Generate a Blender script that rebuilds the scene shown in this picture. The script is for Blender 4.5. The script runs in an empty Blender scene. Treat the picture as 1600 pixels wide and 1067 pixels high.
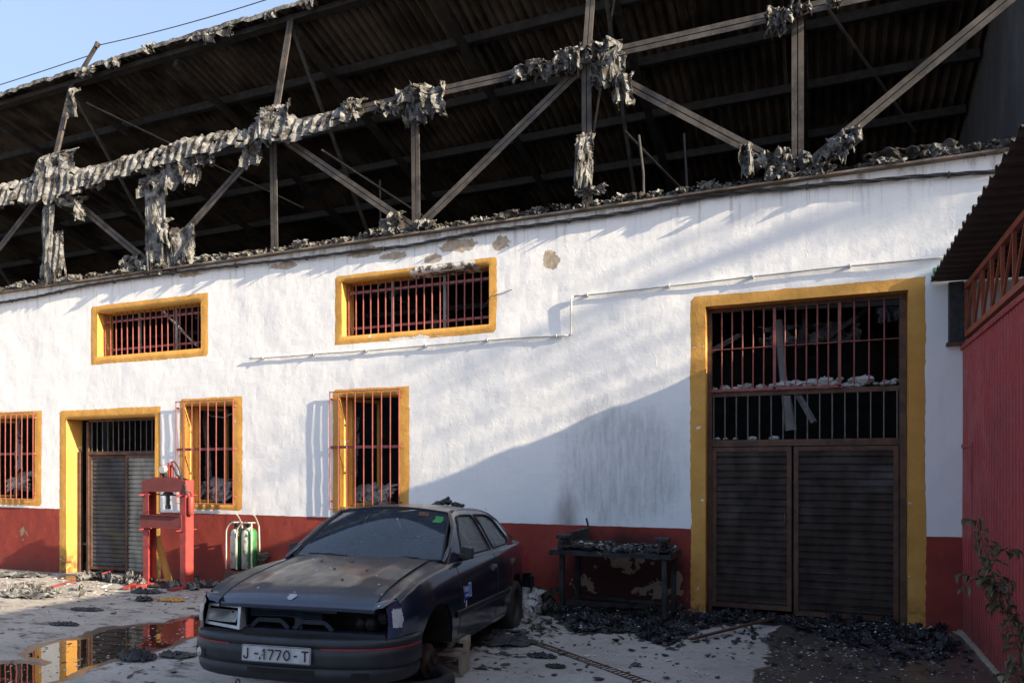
import bpy, bmesh, math, random
import numpy as np
from mathutils import Vector, Matrix, noise as mn
S = bpy.context.scene
COL = S.collection
R = math.radians
# ------------------------------------------------------------------ camera, sky, sun, exposure
F_PX, YAW, CAM_H, CAM_D, HOR = 1144.0, math.atan(479.5/1144.0), 1.70, 8.84, 731.0
cam_d = bpy.data.cameras.new('camera'); cam = bpy.data.objects.new('camera', cam_d); COL.objects.link(cam)
S.camera = cam
cam_d.sensor_width = 36.0; cam_d.lens = 36.0*F_PX/1600.0
cam_d.shift_y = (HOR-533.5)/1600.0
cam_d.clip_start = 0.05; cam_d.clip_end = 2000
cam.location = (0, -CAM_D, CAM_H); cam.rotation_euler = (R(90), 0, YAW)
SUN_AZ, SUN_EL = R(90+8.4), math.atan(0.361*math.cos(R(8.4)))
w = bpy.data.worlds.new("World"); S.world = w; w.use_nodes = True
nt = w.node_tree; bg = nt.nodes['Background']
sky = nt.nodes.new('ShaderNodeTexSky'); sky.sky_type = 'NISHITA'; sky.sun_disc = False
sky.sun_elevation = SUN_EL; sky.sun_rotation = SUN_AZ; sky.altitude = 0; sky.air_density = 1.0; sky.dust_density = 5.0; sky.ozone_density = 2.0
veil = nt.nodes.new('ShaderNodeMix'); veil.data_type = 'RGBA'; veil.inputs[0].default_value = .45   # thin bright haze in the air
nt.links.new(sky.outputs[0], veil.inputs[6]); veil.inputs[7].default_value = (3.0, 3.9, 5.6, 1)
nt.links.new(veil.outputs[2], bg.inputs[0]); bg.inputs[1].default_value = 0.080
sl = bpy.data.lights.new('sun', 'SUN'); sl.energy = 4.3; sl.angle = R(0.5); sl.color = (1.0, 0.84, 0.62)
sun = bpy.data.objects.new('sun', sl); COL.objects.link(sun)
sv = Vector((math.cos(SUN_EL)*math.sin(SUN_AZ), math.cos(SUN_EL)*math.cos(SUN_AZ), math.sin(SUN_EL)))
sun.rotation_euler = sv.to_track_quat('Z', 'Y').to_euler(); sun.location = (20, -5, 12)
S.view_settings.view_transform = 'Standard'; S.view_settings.look = 'None'
S.view_settings.exposure = 1.70; S.view_settings.gamma = 1.0
try: S.view_settings.use_curve_mapping = False
except Exception: pass
# ------------------------------------------------------------------ photo pixel -> point on a real plane
_c, _s = math.cos(YAW), math.sin(YAW)
def ray(px, py):
    a = (px-800)/F_PX
    return Vector((-_s+_c*a, _c+_s*a, (HOR-py)/F_PX))
def fp(px, py, Y=0.0):
    r = ray(px, py); t = (Y+CAM_D)/r.y
    return (r.x*t, CAM_H+r.z*t)
def gp(px, py, z=0.0):
    r = ray(px, py); t = (z-CAM_H)/r.z
    return (r.x*t, r.y*t-CAM_D)
def gz(x):
    return 0.012*max(-15.0, min(x, 0.0))
# ------------------------------------------------------------------ helpers
def tag(o, label=None, cat=None, group=None, kind=None):
    if label: o['label'] = label
    if cat: o['category'] = cat
    if group: o['group'] = group
    if kind: o['kind'] = kind
    return o
def thing(name, label, cat, loc=(0, 0, 0), rot=(0, 0, 0), group=None):
    o = bpy.data.objects.new(name, None); COL.objects.link(o); o.location = loc; o.rotation_euler = rot
    o.empty_display_size = 0.2
    return tag(o, label, cat, group)
def root_loc(p):
    while p is not None and p.parent is not None: p = p.parent
    return Vector(p.location) if p is not None else Vector((0, 0, 0))
class MB:
    def __init__(s): s.v = []; s.f = []; s.m = []
    def add(s, vs, fs, mi=0):
        b = len(s.v); s.v += [tuple(v) for v in vs]
        for f in fs: s.f.append(tuple(b+i for i in f)); s.m.append(mi)
    def box(s, a, b, mi=0, M=None):
        x0, y0, z0 = a; x1, y1, z1 = b
        vs = [Vector(p) for p in ((x0,y0,z0),(x1,y0,z0),(x1,y1,z0),(x0,y1,z0),(x0,y0,z1),(x1,y0,z1),(x1,y1,z1),(x0,y1,z1))]
        if M is not None: vs = [M @ v for v in vs]
        s.add(vs, [(0,3,2,1),(4,5,6,7),(0,1,5,4),(1,2,6,5),(2,3,7,6),(3,0,4,7)], mi); return s
    def bar(s, p, q, a, b, up=(0, 0, 1), mi=0):
        """rectangular bar from p to q, section a (side) x b (up)"""
        p = Vector(p); q = Vector(q); d = (q-p).normalized(); up = Vector(up)
        sd = d.cross(up)
        if sd.length < 1e-4: sd = d.cross(Vector((1, 0, 0)))
        sd.normalize(); u = sd.cross(d).normalized()
        o = [sd*a/2+u*b/2, -sd*a/2+u*b/2, -sd*a/2-u*b/2, sd*a/2-u*b/2]
        s.add([p+k for k in o]+[q+k for k in o], [(0,1,2,3),(7,6,5,4),(0,4,5,1),(1,5,6,2),(2,6,7,3),(3,7,4,0)], mi); return s
    def tube(s, pts, r, n=8, mi=0, cap=True):
        pts = [Vector(p) for p in pts]; rs = r if isinstance(r, (list, tuple)) else [r]*len(pts)
        rings = []; pu = None
        for i, p in enumerate(pts):
            d = (pts[min(i+1, len(pts)-1)]-pts[max(i-1, 0)])
            d = d.normalized() if d.length > 1e-9 else Vector((0, 0, 1))
            if pu is None:
                pu = Vector((0, 0, 1)) if abs(d.z) < .9 else Vector((1, 0, 0))
            sd = d.cross(pu); sd = sd.normalized() if sd.length > 1e-6 else Vector((1, 0, 0)); pu = sd.cross(d).normalized()
            rings.append([p+(sd*math.cos(2*math.pi*k/n)+pu*math.sin(2*math.pi*k/n))*rs[i] for k in range(n)])
        vs = [v for g in rings for v in g]; fs = []
        for i in range(len(pts)-1):
            for k in range(n):
                k2 = (k+1) % n; fs.append((i*n+k, i*n+k2, (i+1)*n+k2, (i+1)*n+k))
        if cap: fs.append(tuple(range(n))[::-1]); fs.append(tuple((len(pts)-1)*n+k for k in range(n)))
        s.add(vs, fs, mi); return s
    def lathe(s, prof, c, n=24, axis='Z', mi=0):
        c = Vector(c); vs = []; fs = []
        for (r, h) in prof:
            for k in range(n):
                a = 2*math.pi*k/n; x, y = r*math.cos(a), r*math.sin(a)
                if axis == 'Z': p = Vector((x, y, h))
                elif axis == 'Y': p = Vector((x, h, y))
                else: p = Vector((h, x, y))
                vs.append(c+p)
        for i in range(len(prof)-1):
            for k in range(n):
                k2 = (k+1) % n; fs.append((i*n+k, i*n+k2, (i+1)*n+k2, (i+1)*n+k))
        s.add(vs, fs, mi); return s
    def grid(s, fn, us, vs_, mi=0, keep=None):
        b = len(s.v); n = len(vs_)
        for u in us:
            for v in vs_: s.v.append(tuple(fn(u, v)))
        for i in range(len(us)-1):
            for j in range(n-1):
                if keep is None or keep(i, j):
                    s.f.append((b+i*n+j, b+(i+1)*n+j, b+(i+1)*n+j+1, b+i*n+j+1)); s.m.append(mi)
        return s
    def poly(s, pts, mi=0): s.add(pts, [tuple(range(len(pts)))], mi); return s
    def prism(s, pts, off, mi=0):
        n = len(pts); off = Vector(off); a = [Vector(p) for p in pts]
        fs = [tuple(range(n))[::-1], tuple(range(n, 2*n))]+[(i, (i+1) % n, n+(i+1) % n, n+i) for i in range(n)]
        s.add(a+[p+off for p in a], fs, mi); return s
    def build(s, name, mat, parent=None, smooth=False, local=False, bevel=0, solid=0, fix=True):
        me = bpy.data.meshes.new(name)
        vs = s.v
        if parent is not None and not local:
            L = root_loc(parent); vs = [(v[0]-L.x, v[1]-L.y, v[2]-L.z) for v in vs]
        me.from_pydata(vs, [], s.f)
        mats = mat if isinstance(mat, (list, tuple)) else [mat]
        for m_ in mats: me.materials.append(m_)
        me.polygons.foreach_set('material_index', s.m)
        if smooth: me.polygons.foreach_set('use_smooth', [True]*len(s.f))
        if fix:
            bm = bmesh.new(); bm.from_mesh(me); bmesh.ops.remove_doubles(bm, verts=bm.verts, dist=1e-5)
            bmesh.ops.recalc_face_normals(bm, faces=bm.faces); bm.to_mesh(me); bm.free()
        me.update()
        o = bpy.data.objects.new(name, me); COL.objects.link(o)
        if parent is not None: o.parent = parent
        if bevel:
            b = o.modifiers.new('bevel', 'BEVEL'); b.width = bevel; b.segments = 2; b.limit_method = 'ANGLE'
        if solid:
            b = o.modifiers.new('solid', 'SOLIDIFY'); b.thickness = solid; b.offset = 0
        return o
def N3(x, y, z): return mn.noise(Vector((x, y, z)))
def fbm(x, y, z, o=4):
    a = 1.0; t = 0; f = 1
    for i in range(o): t += a*N3(x*f, y*f, z*f+i*7.3); a *= .5; f *= 2.03
    return t
def frange(a, b, st):
    n = max(1, int(math.ceil((b-a)/st))); return [a+(b-a)*i/n for i in range(n+1)]
# ------------------------------------------------------------------ materials
class NT:
    def __init__(s, name):
        s.mat = bpy.data.materials.new(name); s.mat.use_nodes = True; s.t = s.mat.node_tree
        s.bs = s.t.nodes['Principled BSDF']; s.out = s.t.nodes['Material Output']; s._pos = None
    def n(s, typ, **kw):
        nd = s.t.nodes.new('ShaderNode'+typ)
        for k, v in kw.items(): setattr(nd, k, v)
        return nd
    def l(s, a, b): s.t.links.new(a, b)
    def set(s, nd, k, v):
        if isinstance(v, bpy.types.NodeSocket): s.l(v, nd.inputs[k])
        else: nd.inputs[k].default_value = v
    @property
    def pos(s):
        if s._pos is None: s._pos = s.n('NewGeometry').outputs['Position']
        return s._pos
    @property
    def obj(s): return s.n('TexCoord').outputs['Object']
    def math(s, op, a, b=None, c=None, clamp=False):
        nd = s.n('Math', operation=op); nd.use_clamp = clamp
        s.set(nd, 0, a)
        if b is not None: s.set(nd, 1, b)
        if c is not None: s.set(nd, 2, c)
        return nd.outputs[0]
    def noise(s, scale, detail=4, rough=.55, vec=None, dist=0, stretch=None, out=0):
        vec = vec if vec is not None else s.pos
        if stretch:
            mp = s.n('Mapping'); s.l(vec, mp.inputs[0]); mp.inputs['Scale'].default_value = stretch; vec = mp.outputs[0]
        nd = s.n('TexNoise'); s.l(vec, nd.inputs['Vector']); nd.inputs['Scale'].default_value = scale
        nd.inputs['Detail'].default_value = detail; nd.inputs['Roughness'].default_value = rough; nd.inputs['Distortion'].default_value = dist
        return nd.outputs[out]
    def voro(s, scale, vec=None, feature='F1', out='Distance', rand=1.0):
        nd = s.n('TexVoronoi', feature=feature); s.l(vec if vec is not None else s.pos, nd.inputs['Vector']); nd.inputs['Scale'].default_value = scale
        nd.inputs['Randomness'].default_value = rand
        return nd.outputs[out]
    def step(s, v, a, b, lo=0., hi=1.):
        nd = s.n('MapRange', interpolation_type='SMOOTHSTEP'); s.set(nd, 0, v); nd.inputs[1].default_value = a; nd.inputs[2].default_value = b
        nd.inputs[3].default_value = lo; nd.inputs[4].default_value = hi
        return nd.outputs[0]
    def sep(s, vec=None):
        nd = s.n('SeparateXYZ'); s.l(vec if vec is not None else s.pos, nd.inputs[0]); return nd.outputs
    def mix(s, f, a, b, mode='MIX'):
        nd = s.n('Mix', data_type='RGBA', blend_type=mode)
        s.set(nd, 0, f)
        for k, v in ((6, a), (7, b)):
            if isinstance(v, bpy.types.NodeSocket): s.l(v, nd.inputs[k])
            else: nd.inputs[k].default_value = (v[0], v[1], v[2], 1)
        return nd.outputs[2]
    def ell(s, cx, cz, rx, rz, ax=(0, 2)):
        o = s.sep()
        a = s.math('DIVIDE', s.math('SUBTRACT', o[ax[0]], cx), rx); b = s.math('DIVIDE', s.math('SUBTRACT', o[ax[1]], cz), rz)
        d = s.math('SQRT', s.math('ADD', s.math('MULTIPLY', a, a), s.math('MULTIPLY', b, b)))
        return s.math('SUBTRACT', 1.0, d, clamp=True)
    def bump(s, h, strength=.3, dist=.01, nrm=None):
        nd = s.n('Bump'); s.l(h, nd.inputs['Height']); nd.inputs['Strength'].default_value = strength; nd.inputs['Distance'].default_value = dist
        if nrm is not None: s.l(nrm, nd.inputs['Normal'])
        return nd.outputs[0]
    def done(s, color=None, rough=.8, metal=0., nrm=None, spec=None, **kw):
        b = s.bs
        if color is not None:
            if isinstance(color, bpy.types.NodeSocket): s.l(color, b.inputs['Base Color'])
            else: b.inputs['Base Color'].default_value = (*color, 1)
        s.set(b, 'Roughness', rough); s.set(b, 'Metallic', metal)
        if nrm is not None: s.l(nrm, b.inputs['Normal'])
        if spec is not None: s.set(b, 'Specular IOR Level', spec)
        for k, v in kw.items(): s.set(b, k.replace('_', ' '), v)
        return s.mat
M = {}
def simple(name, c1, c2, scale=8, rough=.7, metal=0., bump=.2, bd=.004, obj=False, contrast=(.35, .65), stretch=None, spec=None):
    t = NT(name); vec = t.obj if obj else t.pos
    n1 = t.noise(scale, 5, .6, vec=vec, stretch=stretch); n2 = t.noise(scale*6, 3, .6, vec=vec)
    c = t.mix(t.step(n1, *contrast), c1, c2); c = t.mix(t.step(n2, .3, .7, 0, .25), c, tuple(k*.55 for k in c1))
    M[name] = t.done(c, rough, metal, t.bump(n2, bump, bd), spec)
    return M[name]
def make_plaster():
    t = NT('plaster'); o = t.sep(); z = o[2]; x = o[0]
    big = t.noise(.8, 5, .6); mid = t.noise(3.5, 6, .62); fine = t.noise(26, 5, .6); streak = t.noise(1.0, 5, .6, stretch=(7, 7, .7))
    c = t.mix(t.step(big, .3, .7), (.80, .80, .79), (.755, .76, .765))
    c = t.mix(t.step(mid, .56, .8, 0, .22), c, (.62, .61, .59))
    c = t.mix(t.step(streak, .58, .8, 0, .30), c, (.5, .49, .47))
    # small dark nicks
    nick = t.math('MULTIPLY', t.step(t.noise(9, 4, .7), .66, .72), t.step(t.noise(1.3, 2), .45, .6)); c = t.mix(t.math('MULTIPLY', nick, .45), c, (.38, .36, .33))
    # old patch repaired with grey render left of the gate, soot line over the bench
    g = t.step(t.math('ADD', t.ell(-2.25, 1.75, 1.1, 1.15), t.math('MULTIPLY', t.noise(2.2, 6, .7), .9)), .62, .98, 0, .75); g = t.math('MULTIPLY', g, t.step(t.noise(3, 6, .75, stretch=(5, 5, .8)), .32, .68, .25, 1)); c = t.mix(g, c, (.40, .41, .41))
    sc_ = t.step(t.math('ADD', t.ell(-2.95, 1.0, .30, .75), t.math('MULTIPLY', t.noise(5, 4, .6, stretch=(1, 1, .35)), .9)), .6, 1.5, 0, .75); c = t.mix(sc_, c, (.14, .12, .10))
    # fallen plaster near the wall top and over the damaged window
    pn = t.noise(5.5, 6, .65)
    for (cx, cz, rx, rz, k) in ((-3.16, 4.37, .24, .22, .80), (-4.5, 4.70, .5, .16, .74), (-5.5, 4.68, .4, .10, .76), (-4.9, 4.56, .3, .12, .76), (-6.0, 4.78, .5, .12, .7), (-3.85, 4.66, .25, .16, .76), (-7.4, 4.74, .5, .1, .74), (-9.3, 4.8, .7, .08, .8), (-5.35, 3.2, .1, .1, 1.98)):
        e = t.math('ADD', t.math('MULTIPLY', t.ell(cx, cz, rx, rz), .75), pn)
        pk = t.step(e, k+.10, k+.125)
        c = t.mix(pk, c, t.mix(t.step(t.noise(14), .4, .6), (.34, .28, .21), (.46, .38, .30)))
    # dirt just below the coping
    top = t.math('MULTIPLY', t.step(z, 4.72, 4.93), t.step(t.noise(3, 5, .7, stretch=(1, 1, .3)), .45, .62)); c = t.mix(t.math('MULTIPLY', top, .75), c, (.12, .09, .07))
    drip = t.math('MULTIPLY', t.step(z, 4.25, 4.9), t.step(t.noise(2.2, 6, .7, stretch=(6, 6, .35)), .52, .68)); c = t.mix(t.math('MULTIPLY', drip, .55), c, (.30, .27, .24))
    # red painted base band with an uneven edge, scuffs and peeled patches
    zz = t.math('ADD', z, t.math('MULTIPLY', t.math('SUBTRACT', t.noise(5, 3), .5), .022))
    red = t.mix(t.step(t.noise(2.5, 5, .6), .3, .7), (.275, .050, .036), (.215, .038, .030))
    red = t.mix(t.step(t.noise(7, 6, .7), .6, .75, 0, .35), red, (.42, .16, .11))
    low = t.step(z, .25, -.15, 0, .55); red = t.mix(t.math('MULTIPLY', low, t.step(t.noise(4, 5), .3, .6)), red, (.09, .05, .04))
    soot = t.step(t.math('ADD', t.ell(-2.2, .35, 1.25, .85), t.math('MULTIPLY', t.noise(3.2, 5), .5)), .35, .8, 0, .86); red = t.mix(soot, red, (.018, .013, .013))
    for (cx, cz, rx, rz, k) in ((-2.2, .58, .8, .42, .80), (-1.75, .22, .7, .26, .78), (-2.7, .25, .5, .25, .80), (-13.35, .5, .35, .35, .82), (-1.55, .33, .12, .16, .7)):
        e = t.math('ADD', t.math('MULTIPLY', t.ell(cx, cz, rx, rz), .45), t.noise(8, 6, .6)); red = t.mix(t.step(e, k+.02, k+.04), red, (.25, .19, .135))
    c = t.mix(t.step(zz, .982, .978), c, red)
    tro = t.step(t.noise(11, 5, .7, stretch=(1, 1, .45), dist=1.2), .56, .66); zone = t.step(t.noise(1.7, 3), .42, .58)
    c = t.mix(t.math('MULTIPLY', t.math('MULTIPLY', t.step(t.noise(15, 5, .75, dist=1.5), .66, .70), zone), .38), c, (.40, .38, .35))
    bumpy = t.math('ADD', t.math('ADD', t.math('MULTIPLY', t.noise(4.5, 7, .62), .9), t.math('MULTIPLY', fine, .14)), t.math('MULTIPLY', t.math('MULTIPLY', tro, zone), .22))
    crk = t.math('MULTIPLY', t.step(t.voro(1.2, t.noise(2.2, 3, out=1), 'DISTANCE_TO_EDGE'), 0, .012, 0, 1), 1)
    n1 = t.bump(bumpy, .34, .022)
    M['plaster'] = t.done(c, .88, 0, n1, .2)
def make_yellow():
    t = NT('yellow paint'); z = t.sep()[2]
    c = t.mix(t.step(t.noise(3, 5), .3, .7), (.60, .325, .08), (.52, .265, .06))
    c = t.mix(t.step(t.noise(16, 5, .65), .56, .75, 0, .7), c, (.32, .20, .075))
    c = t.mix(t.step(t.noise(6, 4, .6, stretch=(4, 4, .5)), .62, .75, 0, .4), c, (.22, .13, .05))
    c = t.mix(t.math('MULTIPLY', t.step(z, .45, -.05), t.step(t.noise(5, 5, .7), .42, .6, 0, .85)), c, (.07, .05, .035))
    ch = t.step(t.math('ADD', t.math('MULTIPLY', t.ell(-4.75, 4.42, .9, .13), .6), t.noise(5, 6, .65)), .72, .735)
    c = t.mix(ch, c, t.mix(t.step(t.noise(9), .45, .55), (.70, .66, .60), (.11, .08, .06)))
    ch = t.step(t.math('ADD', t.math('MULTIPLY', t.ell(-5.2, 3.5, .7, .07), .5), t.noise(6, 6, .6)), .74, .76); c = t.mix(ch, c, (.75, .72, .66))
    ch = t.step(t.noise(6.5, 6, .68), .655, .665); c = t.mix(ch, c, (.72, .68, .6))
    M['yellow'] = t.done(c, .8, 0, t.bump(t.math('ADD', t.noise(7, 6, .6), t.math('MULTIPLY', t.noise(40, 4), .15)), .5, .02), .25)
def make_burnt_door(name, a, b, cc):
    t = NT(name); z = t.sep()[2]
    st = t.noise(2.0, 6, .65, stretch=(2.6, 1, .7)); c = t.mix(t.step(st, .35, .68), a, b)
    c = t.mix(t.step(t.noise(1.6, 5, .6), .5, .72, 0, .8), c, cc)
    c = t.mix(t.step(t.noise(22, 4, .7), .6, .75, 0, .5), c, (.012, .010, .009))
    M[name] = t.done(c, t.step(t.noise(5), .3, .7, .42, .75), .3, t.bump(t.noise(30, 4), .3, .004))
def make_soot():
    t = NT('sooty roof'); x = t.sep()[0]
    c = t.mix(t.step(t.noise(1.1, 5, .6), .35, .65), (.020, .017, .015), (.095, .080, .066))
    c = t.mix(t.step(t.noise(3.0, 5, .65, stretch=(3, .3, .3)), .5, .72, 0, .8), c, (.14, .118, .098))
    c = t.mix(t.step(t.noise(.5, 3), .52, .68, 0, .8), c, (.016, .014, .013))
    M['soot'] = t.done(c, .85, 0, t.bump(t.noise(12, 4), .3, .01), .2)
def make_steel():
    t = NT('scorched steel')
    c = t.mix(t.step(t.noise(3.5, 6, .65), .35, .65), (.035, .030, .026), (.10, .085, .072))
    c = t.mix(t.step(t.noise(7, 6, .7), .58, .72, 0, .7), c, (.10, .048, .026))
    c = t.mix(t.step(t.noise(22, 4, .7), .6, .7, 0, .6), c, (.17, .155, .14))
    M['steel'] = t.done(c, .7, .2, t.bump(t.noise(40, 4), .3, .004))
def make_fibre(name='fibre', dark=.5):
    t = NT(name)
    c = t.mix(t.step(t.noise(9, 6, .65), .35, .68), (.105, .108, .108), (.285, .285, .28))
    c = t.mix(t.step(t.noise(5, 6, .7), .56-dark*.20, .70-dark*.20, 0, .92), c, (.035, .03, .027))
    c = t.mix(t.step(t.noise(14, 4, .7), .60, .70, 0, .6), c, (.12, .09, .06)); c = t.mix(t.step(t.noise(60, 4, .7), .5, .65, 0, .5), c, (.05, .045, .04))
    M[name] = t.done(c, .95, 0, t.bump(t.noise(38, 6, .7, stretch=(1, 1, .4)), .8, .02), .1)
def make_ground():
    t = NT('concrete yard'); o = t.sep()
    c = t.mix(t.step(t.noise(.9, 6, .6), .3, .7), (.29, .265, .235), (.40, .37, .335))
    c = t.mix(t.step(t.noise(6, 6, .7), .5, .7, 0, .55), c, (.20, .175, .15))
    c = t.mix(t.step(t.noise(45, 4, .6), .6, .75, 0, .5), c, (.14, .125, .11))
    # ash streaks drawn out by running water on the left
    ash = t.step(t.noise(2.6, 6, .68, stretch=(1, 2.6, 1)), .53, .62, 0, .8); left = t.step(o[0], -2.5, -5, .1, 1)
    c = t.mix(t.math('MULTIPLY', ash, left), c, (.085, .075, .068))
    ash2 = t.step(t.noise(9, 6, .72, stretch=(1, 2.2, 1)), .60, .66, 0, .8); c = t.mix(t.math('MULTIPLY', ash2, t.step(o[0], -2.5, -5, .35, .9)), c, (.05, .045, .042))
    speck = t.math('MULTIPLY', t.step(t.voro(30), .16, .10), t.step(t.noise(1.7, 3), .38, .55)); c = t.mix(speck, c, (.62, .62, .60))
    wet_a = t.n('Attribute', attribute_name='wet').outputs['Fac']
    wn = t.math('ADD', wet_a, t.math('MULTIPLY', t.math('SUBTRACT', t.noise(3.5, 6, .65), .5), .9))
    wet = t.step(wn, .46, .54)
    c = t.mix(t.math('MULTIPLY', wet, .93), c, t.mix(t.step(t.noise(2.5, 5), .35, .65), (.042, .034, .027), (.075, .060, .047)))
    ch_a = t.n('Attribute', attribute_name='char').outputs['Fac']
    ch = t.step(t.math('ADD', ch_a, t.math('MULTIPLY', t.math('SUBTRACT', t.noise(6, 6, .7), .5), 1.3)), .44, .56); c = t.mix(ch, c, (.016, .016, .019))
    jn = t.voro(.33, t.noise(.7, 2, out=1), 'DISTANCE_TO_EDGE')
    crack = t.step(t.voro(.42, None, 'DISTANCE_TO_EDGE'), .004, .0, 0, .5); c = t.mix(t.math('MULTIPLY', crack, t.step(t.noise(2), .42, .55)), c, (.07, .06, .05))
    rough = t.math('SUBTRACT', .9, t.math('MULTIPLY', wet, .62))
    b = t.math('ADD', t.noise(10, 6, .6), t.math('MULTIPLY', t.noise(70, 3), .3))
    M['ground'] = t.done(c, rough, 0, t.bump(b, .35, .012), .4)
def make_paint():
    t = NT('dusty car paint'); ob = t.obj; o = t.sep(ob)
    nz = t.sep(t.n('NewGeometry').outputs['Normal'])[2]
    base = (.007, .011, .026)
    nose = t.step(o[0], .50, .60)
    # dust settled on the panels that lie flat, thick and brown, wiped in places
    up = t.step(nz, .55, .97); d = t.math('MULTIPLY', up, t.step(t.noise(2.0, 6, .65, vec=ob, stretch=(.6, 1.4, 1)), .28, .68, .22, .75))
    side = t.math('MULTIPLY', t.step(t.noise(3.0, 6, .7, vec=ob), .5, .75), .10); d = t.math('MAXIMUM', d, side)
    base = t.mix(nose, base, (.014, .026, .066))  # bluer nose: the sky's reflection painted into the base colour
    c = t.mix(d, base, (.070, .064, .058))
    wp = t.step(t.math('ADD', t.noise(3.2, 5, .6, vec=ob, stretch=(.8, 2.4, 1)), t.math('MULTIPLY', t.math('ABSOLUTE', o[1]), .22)), .70, .80, 0, .45)
    c = t.mix(t.math('MULTIPLY', wp, t.step(nz, .35, .9)), c, (.17, .155, .13))
    sp = t.step(t.voro(9, ob), .085, .06); sp = t.math('MULTIPLY', sp, t.step(nz, .5, .8)); c = t.mix(sp, c, (.55, .55, .52))
    sp = t.step(t.voro(34, ob), .13, .08); sp = t.math('MULTIPLY', sp, t.math('MULTIPLY', t.step(nz, .5, .8), t.step(t.noise(4, 3, vec=ob), .45, .6))); c = t.mix(sp, c, (.25, .24, .22))
    M['paint'] = t.done(c, t.math('ADD', .17, t.math('MULTIPLY', d, .65)), 0, t.bump(t.noise(60, 3, vec=ob), .06, .002), .55, Coat_Weight=t.math('SUBTRACT', .9, d, clamp=True), Coat_Roughness=.12)
def make_glass(name, dust=.3, dcol=(.20, .23, .27), tint=(.75, .8, .8)):
    t = NT(name); ob = t.obj
    tr = t.n('BsdfTransparent'); tr.inputs[0].default_value = (*tint, 1); gl = t.n('BsdfGlossy'); gl.inputs['Roughness'].default_value = .04
    df = t.n('BsdfDiffuse'); df.inputs[0].default_value = (*dcol, 1)
    fr = t.n('Fresnel'); fr.inputs[0].default_value = 1.75
    m1 = t.n('MixShader'); t.l(fr.outputs[0], m1.inputs[0]); t.l(tr.outputs[0], m1.inputs[1]); t.l(gl.outputs[0], m1.inputs[2])
    m2 = t.n('MixShader'); dd = t.math('ADD', dust, t.math('MULTIPLY', t.step(t.noise(4, 5, .65, vec=ob), .4, .7), dust*.35), clamp=True)
    sp = t.step(t.voro(13, ob), .075, .055, 0, .9); dd = t.math('MAXIMUM', dd, sp)
    t.l(dd, m2.inputs[0]); t.l(m1.outputs[0], m2.inputs[1]); t.l(df.outputs[0], m2.inputs[2]); t.l(m2.outputs[0], t.out.inputs[0])
    M[name] = t.mat
make_plaster(); make_yellow(); make_soot(); make_steel(); make_fibre(); make_fibre('fibre_dark', 1.6); make_ground(); make_paint()
make_burnt_door('gate_leaf', (.017, .010, .007), (.048, .032, .025), (.095, .092, .095))
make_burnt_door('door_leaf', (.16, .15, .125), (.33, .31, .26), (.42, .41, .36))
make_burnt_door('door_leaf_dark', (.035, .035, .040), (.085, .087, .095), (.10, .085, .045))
make_glass('windscreen', .13, (.17, .22, .30), (.9, .95, .97)); make_glass('side glass', .28, (.18, .205, .19))  # windscreen film: dust plus a blue tint standing in for reflected sky
simple('red bars', (.27, .072, .060), (.21, .052, .046), 12, .6)
simple('grey bars', (.10, .095, .09), (.17, .155, .145), 12, .6, .3)
simple('rust brown', (.075, .040, .028), (.14, .072, .045), 9, .75, .2)
simple('dark steel', (.022, .022, .024), (.05, .047, .045), 9, .6, .3)
simple('coping', (.16, .11, .08), (.30, .25, .20), 5, .85)
simple('char', (.010, .010, .013), (.040, .040, .045), 14, .42, 0, .6, .02)
simple('ash flake', (.36, .36, .36), (.60, .60, .58), 14, .9)
def make_shed():
    t = NT('shed red'); o = t.sep()
    c = t.mix(t.step(t.noise(1.1, 5, .6), .3, .7), (.38, .050, .050), (.27, .040, .044)); c = t.mix(t.step(t.noise(3, 5, .65, stretch=(6, 6, .4)), .5, .75, 0, .6), c, (.36, .075, .07))
    c = t.mix(t.step(t.noise(9, 6, .7), .6, .72, 0, .5), c, (.12, .03, .03)); c = t.mix(t.step(t.math('ADD', o[2], t.math('MULTIPLY', t.noise(3), .5)), .75, .2, 0, .65), c, (.09, .04, .035)); c = t.mix(t.step(t.voro(18), .07, .04), c, (.5, .42, .4))
    M['shed red'] = t.done(c, t.step(t.noise(3), .3, .7, .4, .7), 0, t.bump(t.noise(4, 4), .25, .01), .4)
make_shed()
simple('truss red', (.36, .09, .045), (.28, .065, .034), 5, .65)
simple('canopy brown', (.040, .027, .022), (.060, .040, .032), 3, .75)
simple('grey render', (.26, .265, .27), (.34, .34, .34), 2.5, .9, 0, .5, .02)
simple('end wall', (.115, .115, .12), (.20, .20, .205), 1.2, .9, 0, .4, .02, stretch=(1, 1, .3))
simple('press red', (.36, .045, .040), (.17, .034, .030), 4, .55, 0, .3)
simple('press dark red', (.13, .026, .024), (.18, .034, .03), 6, .65)  # press red with shade put into the colour for the beams; reused on a hose
simple('ochre wood', (.52, .27, .055), (.40, .20, .05), 5, .75, 0, .4, .01, stretch=(1, 1, .2))
simple('pale metal', (.42, .42, .40), (.62, .61, .57), 8, .5, .5)
simple('black rubber', (.012, .012, .013), (.03, .029, .028), 12, .8)
simple('black plastic', (.010, .011, .014), (.022, .023, .027), 12, .5)
simple('bumper plastic', (.010, .012, .016), (.020, .022, .027), 7, .5, 0, .1, .002, obj=True)
simple('cable black', (.018, .018, .019), (.05, .048, .046), 20, .6)
simple('conduit white', (.62, .62, .60), (.5, .5, .48), 8, .6)
simple('bench steel', (.013, .015, .016), (.045, .049, .050), 7, .6, .3, .4, .01)
simple('block', (.30, .25, .18), (.38, .325, .245), 9, .95, 0, .7, .02)
simple('disc rust', (.035, .022, .017), (.07, .04, .026), 14, .6, .5)
simple('blue steel', (.006, .010, .022), (.014, .019, .034), 8, .5, .2)
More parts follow.
